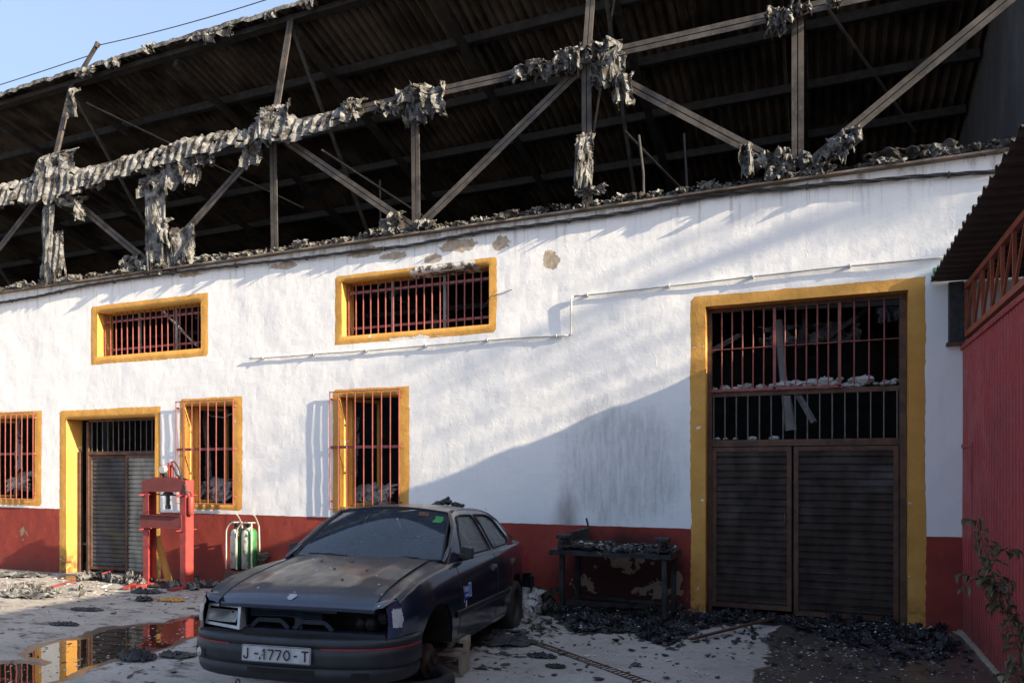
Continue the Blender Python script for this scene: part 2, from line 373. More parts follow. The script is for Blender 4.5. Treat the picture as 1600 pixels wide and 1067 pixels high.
simple('cloth pale', (.38, .375, .36), (.52, .51, .49), 6, .95, 0, .5, .02)
simple('cylinder green', (.03, .22, .06), (.05, .30, .09), 5, .5, .1)
simple('cylinder pale', (.50, .50, .45), (.36, .36, .30), 6, .6, .2)
simple('seat cloth', (.07, .08, .10), (.10, .11, .13), 9, .95)
simple('leaf', (.065, .065, .034), (.16, .13, .075), 14, .75, 0, .3, .01)
simple('tree leaf', (.05, .08, .03), (.08, .11, .04), 3, .8)
simple('stem', (.11, .075, .055), (.16, .12, .08), 20, .8)
simple('bark', (.12, .09, .07), (.2, .16, .12), 5, .9)
simple('plate white', (.52, .53, .54), (.42, .42, .42), 9, .5, 0, .1, obj=True)
simple('plate black', (.012, .012, .02), (.02, .02, .03), 9, .5, obj=True)
simple('primer patch', (.42, .44, .45), (.52, .53, .53), 9, .8, obj=True)
simple('stripe red', (.38, .03, .04), (.28, .025, .03), 9, .5, obj=True)
simple('sticker white', (.55, .56, .62), (.6, .6, .66), 9, .5, obj=True)
simple('sticker blue', (.02, .035, .28), (.03, .05, .33), 9, .5, obj=True)
simple('sticker light blue', (.05, .22, .55), (.04, .18, .5), 9, .5, obj=True)
simple('lamp grey', (.38, .39, .40), (.50, .51, .52), 9, .35, .4, obj=True)
simple('lamp bowl', (.30, .30, .30), (.42, .42, .41), 9, .4, .2, obj=True)
simple('green plastic', (.03, .22, .14), (.04, .26, .17), 9, .5)
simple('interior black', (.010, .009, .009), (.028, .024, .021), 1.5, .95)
t_ = NT('puddle water'); M['water'] = t_.done(t_.mix(t_.step(t_.noise(5, 6, .7), .55, .7), (.030, .020, .013), (.085, .065, .045)), t_.step(t_.noise(5, 6, .7), .55, .75, .012, .10), 0, t_.bump(t_.noise(4, 3), .035, .012), .5, IOR=1.75)
# ------------------------------------------------------------------ ground
PUD_PX = [(-60,1040),(0,1037),(17,1036),(45,1036.5),(70,1039),(83,1035),(72,1030),(50,1026),(48,1020),(58,1014),(70,1010.5),(82,1006),(96,1002),(115,999.5),(136,998),(150,991),(165,984),(202,979),(230,977),(255,974),(290,968),(319,962),(340,960),(345,975),(317,991),(290,996),(276,1000),(262,1008),(246,1015),(222,1019),(200,1023),(165,1033),(127,1044),(115,1050),(102,1057),(88,1063),(72,1068),(40,1080),(0,1092),(-60,1105)]
ZW = -0.105
PUD = [gp(a, b, ZW) for a, b in PUD_PX]
WET = [gp(a, b, 0) for a, b in ((1172,1100),(1178,1050),(1195,1035),(1200,1010),(1190,995),(1240,965),(1470,970),(1590,1060),(1620,1120))]
CHAR1 = [gp(a, b, 0) for a, b in ((1020,1000),(1045,1012),(1075,990),(1110,975),(1180,972),(1230,975),(1300,1000),(1350,1015),(1420,1030),(1480,1030),(1500,1010),(1470,985),(1400,975),(1200,955),(1060,945),(880,930),(860,955),(900,985),(980,985))]
def inpoly(P, x, y):
    c = False; n = len(P); j = n-1
    for i in range(n):
        if (P[i][1] > y) != (P[j][1] > y) and x < (P[j][0]-P[i][0])*(y-P[i][1])/(P[j][1]-P[i][1]+1e-12)+P[i][0]: c = not c
        j = i
    return c
def sdpoly(P, X, Y):
    X = np.asarray(X, float); Y = np.asarray(Y, float); d = np.full(X.shape, 1e9); ins = np.zeros(X.shape, bool); n = len(P)
    for i in range(n):
        ax, ay = P[i]; bx, by = P[(i+1) % n]
        ex, ey = bx-ax, by-ay; t = np.clip(((X-ax)*ex+(Y-ay)*ey)/(ex*ex+ey*ey+1e-12), 0, 1)
        d = np.minimum(d, np.hypot(X-ax-t*ex, Y-ay-t*ey))
        cond = ((ay > Y) != (by > Y)) & (X < ex*(Y-ay)/(ey+1e-12)+ax); ins ^= cond
    return np.where(ins, -d, d)
xs = [-200, -80, -40, -26]+frange(-17.2, 2.2, .055)+[4, 9, 30, 80, 200]
ys = [-200, -80, -40, -22, -14]+frange(-9.2, .3, .055)+[3, 8, 14, 40, 200]
XX, YY = np.meshgrid(np.array(xs), np.array(ys), indexing='ij')
dP = sdpoly(PUD, XX, YY); dW = sdpoly(WET, XX, YY); dC = sdpoly(CHAR1, XX, YY)
base = 0.012*np.clip(XX, -15, 0)
nz = np.array([[N3(a*.9, b*.9, 3)*.010+N3(a*3.1, b*3.1, 9)*.004 for b in ys] for a in xs])
fade = np.clip(1-np.abs(XX+7)/60, 0, 1)*((YY > -13) & (YY < .35))
h = base+nz*fade
nd = np.array([[N3(a*5, b*5, 1)*.05+N3(a*14, b*14, 2)*.02 for b in ys] for a in xs]); dPn = dP+nd
tgt = ZW+np.clip(dPn*.07, -.03, .05)
wgt = np.clip(1-np.abs(dPn)/.7, 0, 1); wgt = np.where(dPn < 0, 1, wgt); wgt = wgt*wgt*(3-2*wgt)
h = h*(1-wgt)+tgt*wgt
far = (XX < -17.3) | (YY < -13); h = np.where(far, -0.19, h)
# low mound of burnt litter in front of the gate
mound = np.clip(-dC/.5, 0, 1)
h = h+mound*np.array([[.006+.03*max(0, fbm(a*3, b*3, 4, 4)) for b in ys] for a in xs])*fade
wetv = np.maximum(np.clip(.75-dPn/.42, 0, 1), np.clip(.5-dW/.4, 0, 1)); left = np.clip(1-np.hypot((XX+11.2)/1.6, (YY+.3)/.5), 0, 1); wetv = np.maximum(wetv, left)
charv = np.clip(.55-dC/.5, 0, 1)
underc = np.clip(1.1-np.hypot((XX+3.2)/1.5, (YY+2.4)/2.1), 0, .62); charv = np.maximum(charv, underc*.7)  # same dark tone also spread over the ground under the car
me = bpy.data.meshes.new('ground'); ny = len(ys)
vsl = np.stack([XX, YY, h], -1).reshape(-1, 3)
fsl = [(i*ny+j, (i+1)*ny+j, (i+1)*ny+j+1, i*ny+j+1) for i in range(len(xs)-1) for j in range(ny-1)]
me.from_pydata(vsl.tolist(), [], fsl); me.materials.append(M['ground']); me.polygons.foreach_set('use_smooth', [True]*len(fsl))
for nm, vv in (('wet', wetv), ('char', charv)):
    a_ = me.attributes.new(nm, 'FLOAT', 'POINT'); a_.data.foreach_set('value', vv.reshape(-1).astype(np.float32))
ground = bpy.data.objects.new('ground', me); COL.objects.link(ground); tag(ground, kind='structure')
def hg(x, y):
    i = min(max(int(np.searchsorted(xs, x))-1, 0), len(xs)-2); j = min(max(int(np.searchsorted(ys, y))-1, 0), ny-2)
    return float(h[i:i+2, j:j+2].max())
m = MB(); P2 = [Vector((p[0], p[1], ZW)) for p in PUD]; cx = sum((p.x for p in P2))/len(P2); cy = sum((p.y for p in P2))/len(P2)
x0, x1 = min(p.x for p in P2)-.1, max(p.x for p in P2)+.12; y0, y1 = min(p.y for p in P2)-.1, max(p.y for p in P2)+.1
gx = frange(x0, x1, .1); gy = frange(y0, y1, .1)
sd = sdpoly(PUD, *np.meshgrid(np.array(gx), np.array(gy), indexing='ij'))
m.grid(lambda u, v: (u, v, ZW), gx, gy, keep=lambda i, j: sd[i:i+2, j:j+2].min() < .13)
tag(m.build('puddle', M['water']), kind='structure')

# ------------------------------------------------------------------ burnt workshop
WT = 4.91
shop = thing('workshop_building', 'burnt white and red painted workshop with yellow framed openings and a collapsed glazed roof side', 'building', (-6.0, 0, 0))
def wob(x, z): return .010*N3(x*.9, z*.9, 5)+.005*N3(x*3, z*3, 8)+.0022*N3(x*9, z*9, 2)
# openings: (x0, x1, z0, z1) inner hole, frame width around
def hole(px0, py0, px1, py1):
    a = fp(px0, py0); b = fp(px1, py1); return a, b
OPEN = {
 'big': (-1.235, .885, -.3, 3.60), 'door': (-12.20, -10.065, -.4, 2.56),
 'wa': (-14.75, -13.02, 1.13, 2.63), 'wb': (-9.42, -8.40, 1.13, 2.70), 'wc': (-6.42, -5.42, 1.13, 2.73),
 'ua': (-11.42, -9.07, 3.60, 4.36), 'ub': (-6.385, -4.03, 3.60, 4.40), 'uc': (-17.0, -14.2, 3.6, 4.36)}
FRAME = {  # outer edge of the painted surround
 'big': (-1.425, 1.06, -.3, 3.748), 'door': (-12.39, -9.93, -.4, 2.73),
 'wa': (-14.95, -12.82, 1.0, 2.75), 'wb': (-9.55, -8.215, 1.02, 2.83), 'wc': (-6.56, -5.235, 1.02, 2.86),
 'ua': (-11.60, -8.915, 3.45, 4.50), 'ub': (-6.525, -3.91, 3.465, 4.50), 'uc': (-17.2, -14.02, 3.45, 4.50)}
def breaks(lo, hi, cuts, st):
    c = sorted(set([lo, hi]+[k for k in cuts if lo < k < hi])); out = [c[0]]
    for a, b in zip(c[:-1], c[1:]): out += frange(a, b, st)[1:]
    return out
XL, XR = -18.0, 2.25
bx = breaks(XL, XR, [k for o in OPEN.values() for k in o[:2]], .075); bz = breaks(-.3, WT, [k for o in OPEN.values() for k in o[2:]], .075)
def inhole(x, z): return any(o[0] < x < o[1] and o[2] < z < o[3] for o in OPEN.values())
m = MB()
m.grid(lambda x, z: (x, wob(x, z), z), bx, bz, keep=lambda i, j: not inhole((bx[i]+bx[i+1])/2, (bz[j]+bz[j+1])/2))
# reveals and back of the wall
for k, (x0, x1, z0, z1) in OPEN.items():
    e = 0.004
    zz = breaks(max(z0, -.3), z1, [], .075); xx_ = breaks(x0, x1, [], .075)
    bzz = [q for q in bz if max(z0, -.3)-1e-6 <= q <= z1+1e-6]; bxx = [q for q in bx if x0-1e-6 <= q <= x1+1e-6]
    for xk in (x0, x1): m.grid(lambda z, t, xk=xk: (xk, wob(xk, z)*(1-t)+.30*t, z), bzz, [0, 1])
    for zk in ((z1,) if z0 < 0 else (z0, z1)): m.grid(lambda x, t, zk=zk: (x, wob(x, zk)*(1-t)+.30*t, zk), bxx, [0, 1])
cx_ = [XL, XR]+[k for o in OPEN.values() for k in o[:2]]; cx_ = sorted(set([c for c in cx_ if XL <= c <= XR])); cz_ = sorted(set([-.3, WT]+[k for o in OPEN.values() for k in o[2:] if -.3 <= k <= WT]))
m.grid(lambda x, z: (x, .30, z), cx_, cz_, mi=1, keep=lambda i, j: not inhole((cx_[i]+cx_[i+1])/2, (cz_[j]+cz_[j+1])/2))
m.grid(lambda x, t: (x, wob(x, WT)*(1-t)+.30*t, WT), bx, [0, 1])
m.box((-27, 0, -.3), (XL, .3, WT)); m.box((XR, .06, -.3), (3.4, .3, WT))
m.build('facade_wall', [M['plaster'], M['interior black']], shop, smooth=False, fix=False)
# coping: a thin rusty ledge along the wall head
m = MB(); cxs = frange(XL, XR, .09)
prof = [(-.095, 0.0), (-.095, .022), (.33, .035), (.33, 0), (-.095, 0.0)]
m.grid(lambda x, k: (x, prof[int(k)][0]+.008*N3(x*4, 0, 1)+.012*N3(x*1.3, 0, 7), WT+.003+prof[int(k)][1]+.006*N3(x*5, 3, 1)), cxs, [0, 1, 2, 3, 4])
m.build('coping', M['coping'], shop)
# painted surrounds
def surround(key, name='window_surround'):
    x0, x1, z0, z1 = OPEN[key]; X0, X1, Z0, Z1 = FRAME[key]; seed = X0
    ex = lambda x, z: .016*N3(x*2.5+seed, z*2.5, 1)+.006*N3(x*9+seed, z*9, 1)
    m = MB(); gxx = breaks(X0, X1, [x0, x1], .075); gzz = breaks(max(Z0, -.3), Z1, [z0, z1], .075); d = .0045
    def P(x, z):
        xx2, zz2 = x, z
        if x in (X0, X1): xx2 = x+ex(0, z)
        if z in (Z0, Z1) and z > 0: zz2 = z+ex(x, 5)
        edge = x in (X0, X1) or (z in (Z0, Z1) and z > 0)
        if x == x0: xx2 += .004
        if x == x1: xx2 -= .004
        if z == z1: zz2 -= .004
        if z == z0: zz2 += .004
        return (xx2, wob(x, z)+(.002 if edge else -d), zz2)
    m.grid(P, gxx, gzz, keep=lambda i, j: not (x0 < (gxx[i]+gxx[i+1])/2 < x1 and z0 < (gzz[j]+gzz[j+1])/2 < z1))
    zz = [q for q in gzz if z0-1e-6 <= q <= z1+1e-6]; xx_ = [q for q in gxx if x0-1e-6 <= q <= x1+1e-6]
    for xk, sg in ((x0, 1), (x1, -1)):
        m.grid(lambda z, t, xk=xk, sg=sg: (xk+sg*(.004+.004*N3(z*5, t*3, seed)), (wob(xk, z)-d)*(1-t)+.299*t, min(max(z, z0+.004 if z0 > 0 else z0), z1-.004)), zz, [0, .3, .6, 1])
    for zk, sg in (((z1, -1),) if z0 < 0 else ((z0, 1), (z1, -1))):
        m.grid(lambda x, t, zk=zk, sg=sg: (min(max(x, x0+.004), x1-.004), (wob(x, zk)-d)*(1-t)+.299*t, zk+sg*.004), xx_, [0, .3, .6, 1])
    return m.build(name, M['yellow'], shop, smooth=True)
def flat_bar(m, p, q, w_, t_=.008, mi=0): m.bar(p, q, w_, t_, mi=mi)
SUR = {k: surround(k, 'door_surround' if k in ('big', 'door') else 'window_surround') for k in OPEN}
# upper grilles: inside the reveal
def upper_grille(key, n):
    x0, x1, z0, z1 = OPEN[key]; y = .115; m = MB()
    for k in range(n):
        x = x0+.045+(x1-x0-.09)*k/(n-1)+.006*N3(k, 1, 3); b = .012*N3(k, 5, 5)
        m.tube([(x, y, z0+.005), (x+b, y-.004, (z0+z1)/2), (x, y, z1-.005)], .0095, 6)
    for z in (z0+.13, z1-.15): m.box((x0+.005, y+.010, z-.017), (x1-.005, y+.017, z+.017))
    m.build('grille', M['red bars'], SUR[key])
    for fx in (.3, .66): m = MB(); m.box((x0+(x1-x0)*fx-.018, .24, z0+.004), (x0+(x1-x0)*fx+.018, .27, z1-.004)); m.build('casement_post', M['grey render'], SUR[key])
upper_grille('ua', 18); upper_grille('ub', 19); upper_grille('uc', 20)
# lower grilles: a cage standing off the wall
def lower_grille(key, n, gx0, gx1, gz0, gz1):
    m = MB(); y = -.062
    for k in range(n):
        x = gx0+(gx1-gx0)*k/(n-1)+.005*N3(k, 2, gx0); b = .008*N3(k, 4, gx0)
        m.tube([(x, y, gz0), (x+b, y-.003, (gz0*.6+gz1*.4)), (x, y, gz1)], .0085, 6)
    zm = gz0+(gz1-gz0)*.53
    m.box((gx0-.012, y+.009, zm-.02), (gx1+.012, y+.015, zm+.02))
    m.box((gx0-.012, y-.006, gz1-.008), (gx1+.012, y+.014, gz1+.004)); m.box((gx0-.012, y-.006, gz0-.004), (gx1+.012, y+.014, gz0+.006))
    for x in (gx0, gx1):
        for z in (gz0+.12, zm, gz1-.1): m.box((x-.012, y+.015, z-.012), (x+.012, .02, z+.012))
    m.build('grille', M['red bars'], SUR[key])
    x0, x1, z0, z1 = OPEN[key]; m = MB(); t = .05   # yellow casement swung half open at the left
    yb = .20
    m.box((x0+.006, yb, z0+.006), (x0+.05, yb+.05, z1-.006))
    hx, hy = x0+.05, yb+.03; dx, dy = .20, .42
    L = math.hypot(dx, dy); ux, uy = dx/L, dy/L
    for (a, b) in (((0, z0+.03), (0, z1-.03)), ((L, z0+.03), (L, z1-.03)), ((0, z1-.03), (L, z1-.03)), ((0, z0+.03), (L, z0+.03))):
        m.bar((hx+ux*a[0], hy+uy*a[0], a[1]), (hx+ux*b[0], hy+uy*b[0], b[1]), .045, .045)
    m.build('casement', M['yellow'], SUR[key])
lower_grille('wa', 13, -14.80, -12.98, 1.12, 2.70); lower_grille('wb', 8, -9.545, -8.36, 1.13, 2.765); lower_grille('wc', 9, -6.545, -5.38, 1.10, 2.80)

# big gate
x0, x1, z0, z1 = OPEN['big']; G = SUR['big']
def F(px, py, Y): a = fp(px, py, Y); return (a[0], Y, a[1])
Y = .17
zA = fp(1200, 598, Y)[1]; zB = fp(1200, 676, Y)[1]
zt2 = 2.60; zb2 = 2.02
m = MB()   # frame
m.box((x0+.01, Y-.02, -.1), (x0+.055, Y+.06, z1-.006)); m.box((x1-.075, Y-.03, -.1), (x1-.008, Y+.06, z1-.006))
m.box((x0+.055, Y-.01, 2.545), (x1-.075, Y+.05, 2.60)); m.box((x0+.055, Y-.015, 1.955), (x1-.075, Y+.05, 2.03))
m.box((x0+.055, Y-.01, z1-.05), (x1-.075, Y+.05, z1-.006))
m.build('gate_frame', M['rust brown'], G)
m = MB(); yq = Y-.03
L = x1-x0-.13; X0 = x0+.055
rise = 0
secs = [(0.0, .355), (.355, .70), (.70, 1.0)]
for si, (a, b) in enumerate(secs):
    nb = (5, 5, 3)[si]
    for k in range(nb):
        x = X0+L*(a+(b-a)*(k+1)/(nb+1)); m.tube([(x, yq, 2.62), (x+.004*N3(k, si, 1), yq, z1-.05)], .0085, 6)
for f in (.355, .70): m.box((X0+L*f-.016, yq-.012, 2.61), (X0+L*f+.016, yq+.012, z1-.05))
m.box((X0, yq-.012, 2.603), (X0+L*.72, yq+.012, 2.632)); m.tube([(X0, yq-.012, 3.10), (X0+L, yq-.012, 3.11)], .006, 6)
m.build('upper_grille', M['red bars'], G)
m = MB()
for k in range(16):
    x = X0+.02+(L-.04)*k/15; m.tube([(x, Y, 2.03), (x, Y, 2.545)], .0085, 6)
m.build('lower_grille', M['grey bars'], G)
def slat_leaf(name, X0, X1, Z0, Z1, Y, mat, parent, pitch=.083, tilt=0.0, frame=.05, ang=0.0, frame_mat=None, wav=.004):
    """ribbed sheet-metal leaf: frame + one ribbed skin; ang swings it about its left edge"""
    W = X1-X0; ca, sa = math.cos(ang), math.sin(ang)
    T = lambda u, d, z: (X0+u*ca-d*sa, Y+u*sa+d*ca, z+tilt*u)
    m = MB(); zs = []; n = int(round((Z1-Z0-2*frame)/pitch)); p = (Z1-Z0-2*frame)/n
    prof = []
    for k in range(n):
        b = Z0+frame+k*p; prof += [(b, .018), (b+p*.20, .020), (b+p*.26, -.006), (b+p*.36, -.007), (b+p*.44, 0), (b+p*.97, 0)]
    prof.append((Z1-frame, 0))
    us = frange(frame, W-frame, .12)
    m.grid(lambda u, k: T(u, prof[int(k)][1]+wav*N3(u*3, prof[int(k)][0]*2, X0), prof[int(k)][0]+.004*N3(u*2, k*.7, 3)), us, list(range(len(prof))))
    leaf = m.build(name, mat, parent, smooth=False)
    m = MB()
    for (a, b, c, d) in ((0, frame, Z0, Z1), (W-frame, W, Z0, Z1), (frame, W-frame, Z0, Z0+frame), (frame, W-frame, Z1-frame, Z1)):
        v = [T(a, -.02, c), T(b, -.02, c), T(b, .03, c), T(a, .03, c), T(a, -.02, d), T(b, -.02, d), T(b, .03, d), T(a, .03, d)]
        m.add(v, [(0,3,2,1),(4,5,6,7),(0,1,5,4),(1,2,6,5),(2,3,7,6),(3,0,4,7)], 0)
    # the leaf's own frame belongs to the same mesh
    me = leaf.data; o2 = m.build(name, frame_mat or M['rust brown'], parent)
    bm = bmesh.new(); bm.from_mesh(me); k0 = len(bm.faces); bm.from_mesh(o2.data)
    bm.faces.ensure_lookup_table()
    for f in bm.faces[k0:]: f.material_index = 1
    me.materials.append(frame_mat or M['rust brown']); bm.to_mesh(me); bm.free(); d_ = o2.data; bpy.data.objects.remove(o2); bpy.data.meshes.remove(d_)
    return leaf
l1 = slat_leaf('gate_leaf', x0+.060, -.29, .055, 1.945, Y+.0, M['gate_leaf'], G, .082)
l2 = slat_leaf('gate_leaf', -.265, x1-.085, .02, 1.945, Y-.02, M['gate_leaf'], G, .082, tilt=-.0)
m = MB(); m.tube([(-.36, Y-.035, 1.02), (-.36, Y-.05, 1.06), (-.36, Y-.05, 1.14), (-.36, Y-.035, 1.18)], .008, 6); m.build('handle', M['rust brown'], G)
# left doorway
x0, x1, z0, z1 = OPEN['door']; Dd = SUR['door']; Y = .20
m = MB(); m.box((x0+.30, Y, z1-.05), (x1-.008, Y+.05, z1-.006)); m.box((x0+.01, Y, -.2), (x0+.07, Y+.06, 1.99)); m.box((x0+.25, Y-.005, -.2), (x0+.30, Y+.055, z1-.05))
m.box((x0+.30, Y, 1.93), (x1-.008, Y+.05, 1.99)); m.build('door_frame', M['rust brown'], Dd)
m = MB()
for k in range(14):
    x = x0+.36+(x1-x0-.42)*k/13; m.tube([(x+.0, Y+.02, 1.99), (x+.0, Y+.02, z1-.05)], .008, 6)
m.build('transom_grille', M['grey bars'], Dd)
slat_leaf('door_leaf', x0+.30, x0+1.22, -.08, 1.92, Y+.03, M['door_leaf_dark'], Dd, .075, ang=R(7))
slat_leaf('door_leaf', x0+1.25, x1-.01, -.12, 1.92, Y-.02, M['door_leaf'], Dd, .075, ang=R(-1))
# ------------------------------------------------------------------ frame above the wall: lattice girder, inclined glazing posts, roof
NX = [-20.05, -17.57, -15.09, -12.61, -10.12, -7.63, -5.16, -2.69, -0.22, 2.2]
ZM, YR, ZR = 6.84, .46, 8.80
def member(name, p, q, wdt=.075, t=.012, mat=None, parent=shop, gap=.012):
    """two angle sections back to back"""
    p = Vector(p); q = Vector(q); d = (q-p).normalized(); sd = Vector((0, 1, 0)); u = sd.cross(d).normalized()
    if u.length < .5: u = Vector((1, 0, 0))
    sd = d.cross(u).normalized(); m = MB()
    for s_ in (-1, 1):
        c = sd*0+u*0
        m.bar(p+u*s_*(gap/2+t/2), q+u*s_*(gap/2+t/2), wdt, t, up=u)      # webs back to back
        m.bar(p+u*s_*(gap/2+wdt/2)-sd*(wdt/2), q+u*s_*(gap/2+wdt/2)-sd*(wdt/2), t, wdt, up=u)   # outer flanges
    return m.build(name, mat or M['steel'], parent)
for i, x in enumerate(NX[:-1]):
    member('truss_post', (x, 0.06, WT+.03), (x, 0.02, ZM), .058)
    if i % 2 == 1: member('glazing_post', (x, 0.02, ZM), (x, YR-.02, ZR), .052)
tops = {2, 3, 5, 7, 9}
def nodeP(i): 
    top = (i % 2 == 1)
    return (NX[i], .04, ZM-.05 if top else WT+.10)
for i in range(len(NX)-1):
    a, b = nodeP(i), nodeP(i+1)
    member('truss_diagonal', a, b, .056)
for i in range(len(NX)-1): member('chord', (NX[i], .03, ZM), (NX[i+1], .03, ZM), .058)
mem = M['steel']
m = MB(); m.box((-26, YR-.08, ZR-.10), (2.2, YR+.06, ZR-.02)); m.build('ridge_beam', M['dark steel'], shop)
SL = .265
def roofz(y): return ZR+.05-SL*(y-YR)
# corrugated roof
m = MB(); PT = .155
rx = [(-26+k*PT/4) for k in range(int(28.3/(PT/4))+1)]
ry = frange(YR-.12, 14, 1.2)
cor = [0, 1, 0, -1]
m.grid(lambda k, y: (rx[int(k)], y+(.03*N3(rx[int(k)]*3, 0, 1) if y < YR else 0), roofz(y)+.045*cor[int(k) % 4]+.012*N3(rx[int(k)]*.5, y*.5, 4)), list(range(len(rx))), ry)
roof = m.build('roof', M['soot'], shop, fix=False, smooth=False)
for y in (1.55, 2.7, 3.85, 5.0, 6.15, 7.3, 8.5, 9.8, 11.2):
    m = MB(); m.box((-26, y-.03, roofz(y)-.17), (2.2, y+.03, roofz(y)-.04)); m.box((-26, y-.03, roofz(y)-.18), (2.2, y+.07, roofz(y)-.165)); m.build('purlin', M['dark steel'], roof)
for i, x in enumerate(NX[:-1]):
    m = MB(); m.bar((x, YR, roofz(YR)-.24), (x, 14, roofz(14)-.24), .10, .12); m.build('rafter', M['dark steel'], roof)
    if i % 2 == 0: continue
    m = MB(); m.bar((x+.03, YR-.05, ZR-.25), (x+.03, 3.3, 5.0), .05, .045)
    m.bar((x, 3.3, 5.0), (x, 6.4, roofz(6.4)-.28), .05, .05); m.bar((x, 3.3, 5.0), (x, 13.9, 4.95), .07, .07)
    m.build('roof_truss', M['dark steel'], shop)
# dangling wind braces between the rafters
rnd = random.Random(4)
for (a, b) in ((((-12.5, .6, 8.45)), (-9.7, 3.3, 7.0)), ((-2.5, .8, 8.3), (-3.5, 2.3, 5.6)), ((-7.5, 1.0, 6.9), (-5.1, 2.6, 5.2)), ((-.2, 1.0, 7.9), (1.3, 3.3, 6.6)), ((-2.5, 1.2, 6.4), (-1.1, 3.2, 5.1)), ):
    m = MB(); m.bar(a, b, .028, .028); m.build('brace', M['steel'], shop)
for pts in (((-2.2, .75, 6.1), (-2.14, .75, 5.6), (-2.12, .7, 4.95)), ((-1.75, 1.6, 6.4), (-1.7, 1.6, 5.5), (-1.65, 1.6, 4.9)), ((-6.9, 1.8, 6.6), (-6.88, 1.8, 5.6), (-6.9, 1.8, 4.8))):
    m = MB(); m.tube(pts, .018, 8); m.build('hanging_pipe', M['dark steel'], shop)
# ridge flashing, torn
m = MB()
def rf(x): return .03*N3(x*1.7, 1, 1)+.018*N3(x*6, 2, 1)
fx = frange(-26, 2.2, .06)
prf = [(.56, .09), (.30, .08), (.225, .05), (.215, -.025)]
m.grid(lambda x, k: (x, YR-.46+prf[int(k)][0]+.02*N3(x*2.2, k, 3), ZR+prf[int(k)][1]+(rf(x)-.10*max(0, N3(x*1.3, 9, 2))-.06*max(0, N3(x*5, 9, 2)) if k > 1 else rf(x)*.4)), fx, [0, 1, 2, 3])
m.build('ridge_flashing', M['fibre'], shop, solid=.006)
m = MB(); q0 = fp(128, 110, .46); q1 = fp(152, 70, .46); m.bar((q0[0], .46, q0[1]), (q1[0], .46, q1[1]), .05, .05); m.tube([(q1[0]-.02, .46, q1[1]-.03), (q1[0]+.03, .46, q1[1]+.03)], .045, 8); m.build('wire_post', M['steel'], shop)
# enclosing walls, floor slab and back of the hall
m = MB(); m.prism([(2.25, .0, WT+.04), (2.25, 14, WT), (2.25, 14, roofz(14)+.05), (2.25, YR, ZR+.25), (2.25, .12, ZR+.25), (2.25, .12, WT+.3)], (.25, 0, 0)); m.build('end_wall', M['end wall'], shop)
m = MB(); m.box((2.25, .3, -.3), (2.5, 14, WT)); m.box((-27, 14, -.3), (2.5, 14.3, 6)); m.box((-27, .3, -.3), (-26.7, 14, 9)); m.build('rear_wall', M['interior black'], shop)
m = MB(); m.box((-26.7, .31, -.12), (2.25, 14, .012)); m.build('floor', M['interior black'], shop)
for x in (NX[1], NX[3], NX[5], NX[7]):
    m = MB(); m.box((x-.09, 5.0, 0), (x+.09, 5.02, 5)); m.box((x-.09, 5.16, 0), (x+.09, 5.18, 5)); m.box((x-.012, 5.02, 0), (x+.012, 5.16, 5)); m.build('column', M['dark steel'], shop)
# ------------------------------------------------------------------ cables and conduit on the facade
def fpath(px, Y): return [(fp(a, b, Y)[0], Y, fp(a, b, Y)[1]) for a, b in px]
def resample(pts, st):
    out = []; pts = [Vector(p) for p in pts]
    for a, b in zip(pts[:-1], pts[1:]):
        n = max(1, int((b-a).length/st))
        for k in range(n): out.append(a.lerp(b, k/n))
    out.append(pts[-1]); return out
def smoothp(pts, it=3):
    for _ in range(it):
        pts = [pts[0]]+[(pts[i-1]+pts[i]*2+pts[i+1])/4 for i in range(1, len(pts)-1)]+[pts[-1]]
    return pts
cp = smoothp(resample(fpath([(-150,502),(-60,484),(0,473),(60,463),(130,447),(200,436),(290,424),(340,418),(400,411),(460,405),(530,396),(580,390),(640,384),(700,372),(760,361),(830,353),(900,343),(960,335),(1000,328),(1060,316),(1100,308),(1180,298),(1230,295),(1300,287),(1360,283),(1420,277),(1548,269),(1620,262)], -.045), .05), 4)
m = MB()
for j in range(3):
    m.tube([p+Vector((0, math.cos(i*.42+j*2.09)*.012, math.sin(i*.42+j*2.09)*.013)) for i, p in enumerate(cp)], .0115, 6)
for k in range(12, len(cp), 26):
    p = cp[k]; m.box((p.x-.008, -.065, p.z-.026), (p.x+.008, .01, p.z+.026))
tag(m.build('cable_bundle', M['cable black'], None, smooth=True), 'twisted black cable bundle clipped along the white wall just under its top edge', 'cable')
cd = smoothp(resample(fpath([(390,560),(440,557),(520,551),(580,547),(640,542),(700,537),(780,530),(840,526),(889,524)], -.032), .08), 2)
m = MB(); wv = lambda p: Vector((0, wob(p.x, p.z)*.3+.004*N3(p.x*2, 1, 1), .004*N3(p.x*2, 3, 1)))
m.tube([p+wv(p) for p in cd], .0125, 8)
a = fp(892.5, 524, -.032); b = fp(892.5, 464, -.032)
m.tube([(cd[-1].x, -.032, cd[-1].z), (a[0], -.032, a[1]+.02), (b[0], -.032, b[1]-.02), (b[0]+.03, -.032, b[1]+.008)], .0125, 8)
c2 = smoothp(resample(fpath([(897,463),(960,456),(1000,452),(1080,443),(1150,435),(1230,426),(1300,418),(1400,409),(1478,402)], -.032), .08), 2)
m.tube([p+wv(p) for p in c2], .0125, 8)
for p in cd[3::11]+c2[2::11]: m.box((p.x-.008, -.05, p.z-.018), (p.x+.008, .01, p.z+.018))
tag(m.build('conduit', M['conduit white'], None, smooth=True), 'thin white pipe that steps up the wall between the upper window and the gate', 'pipe')
m = MB(); pts = []
def W3(px, py, Y): a = fp(px, py, Y); return Vector((a[0], Y, a[1]))
A = W3(150, 72, .46); A2 = W3(137, 88, .46)
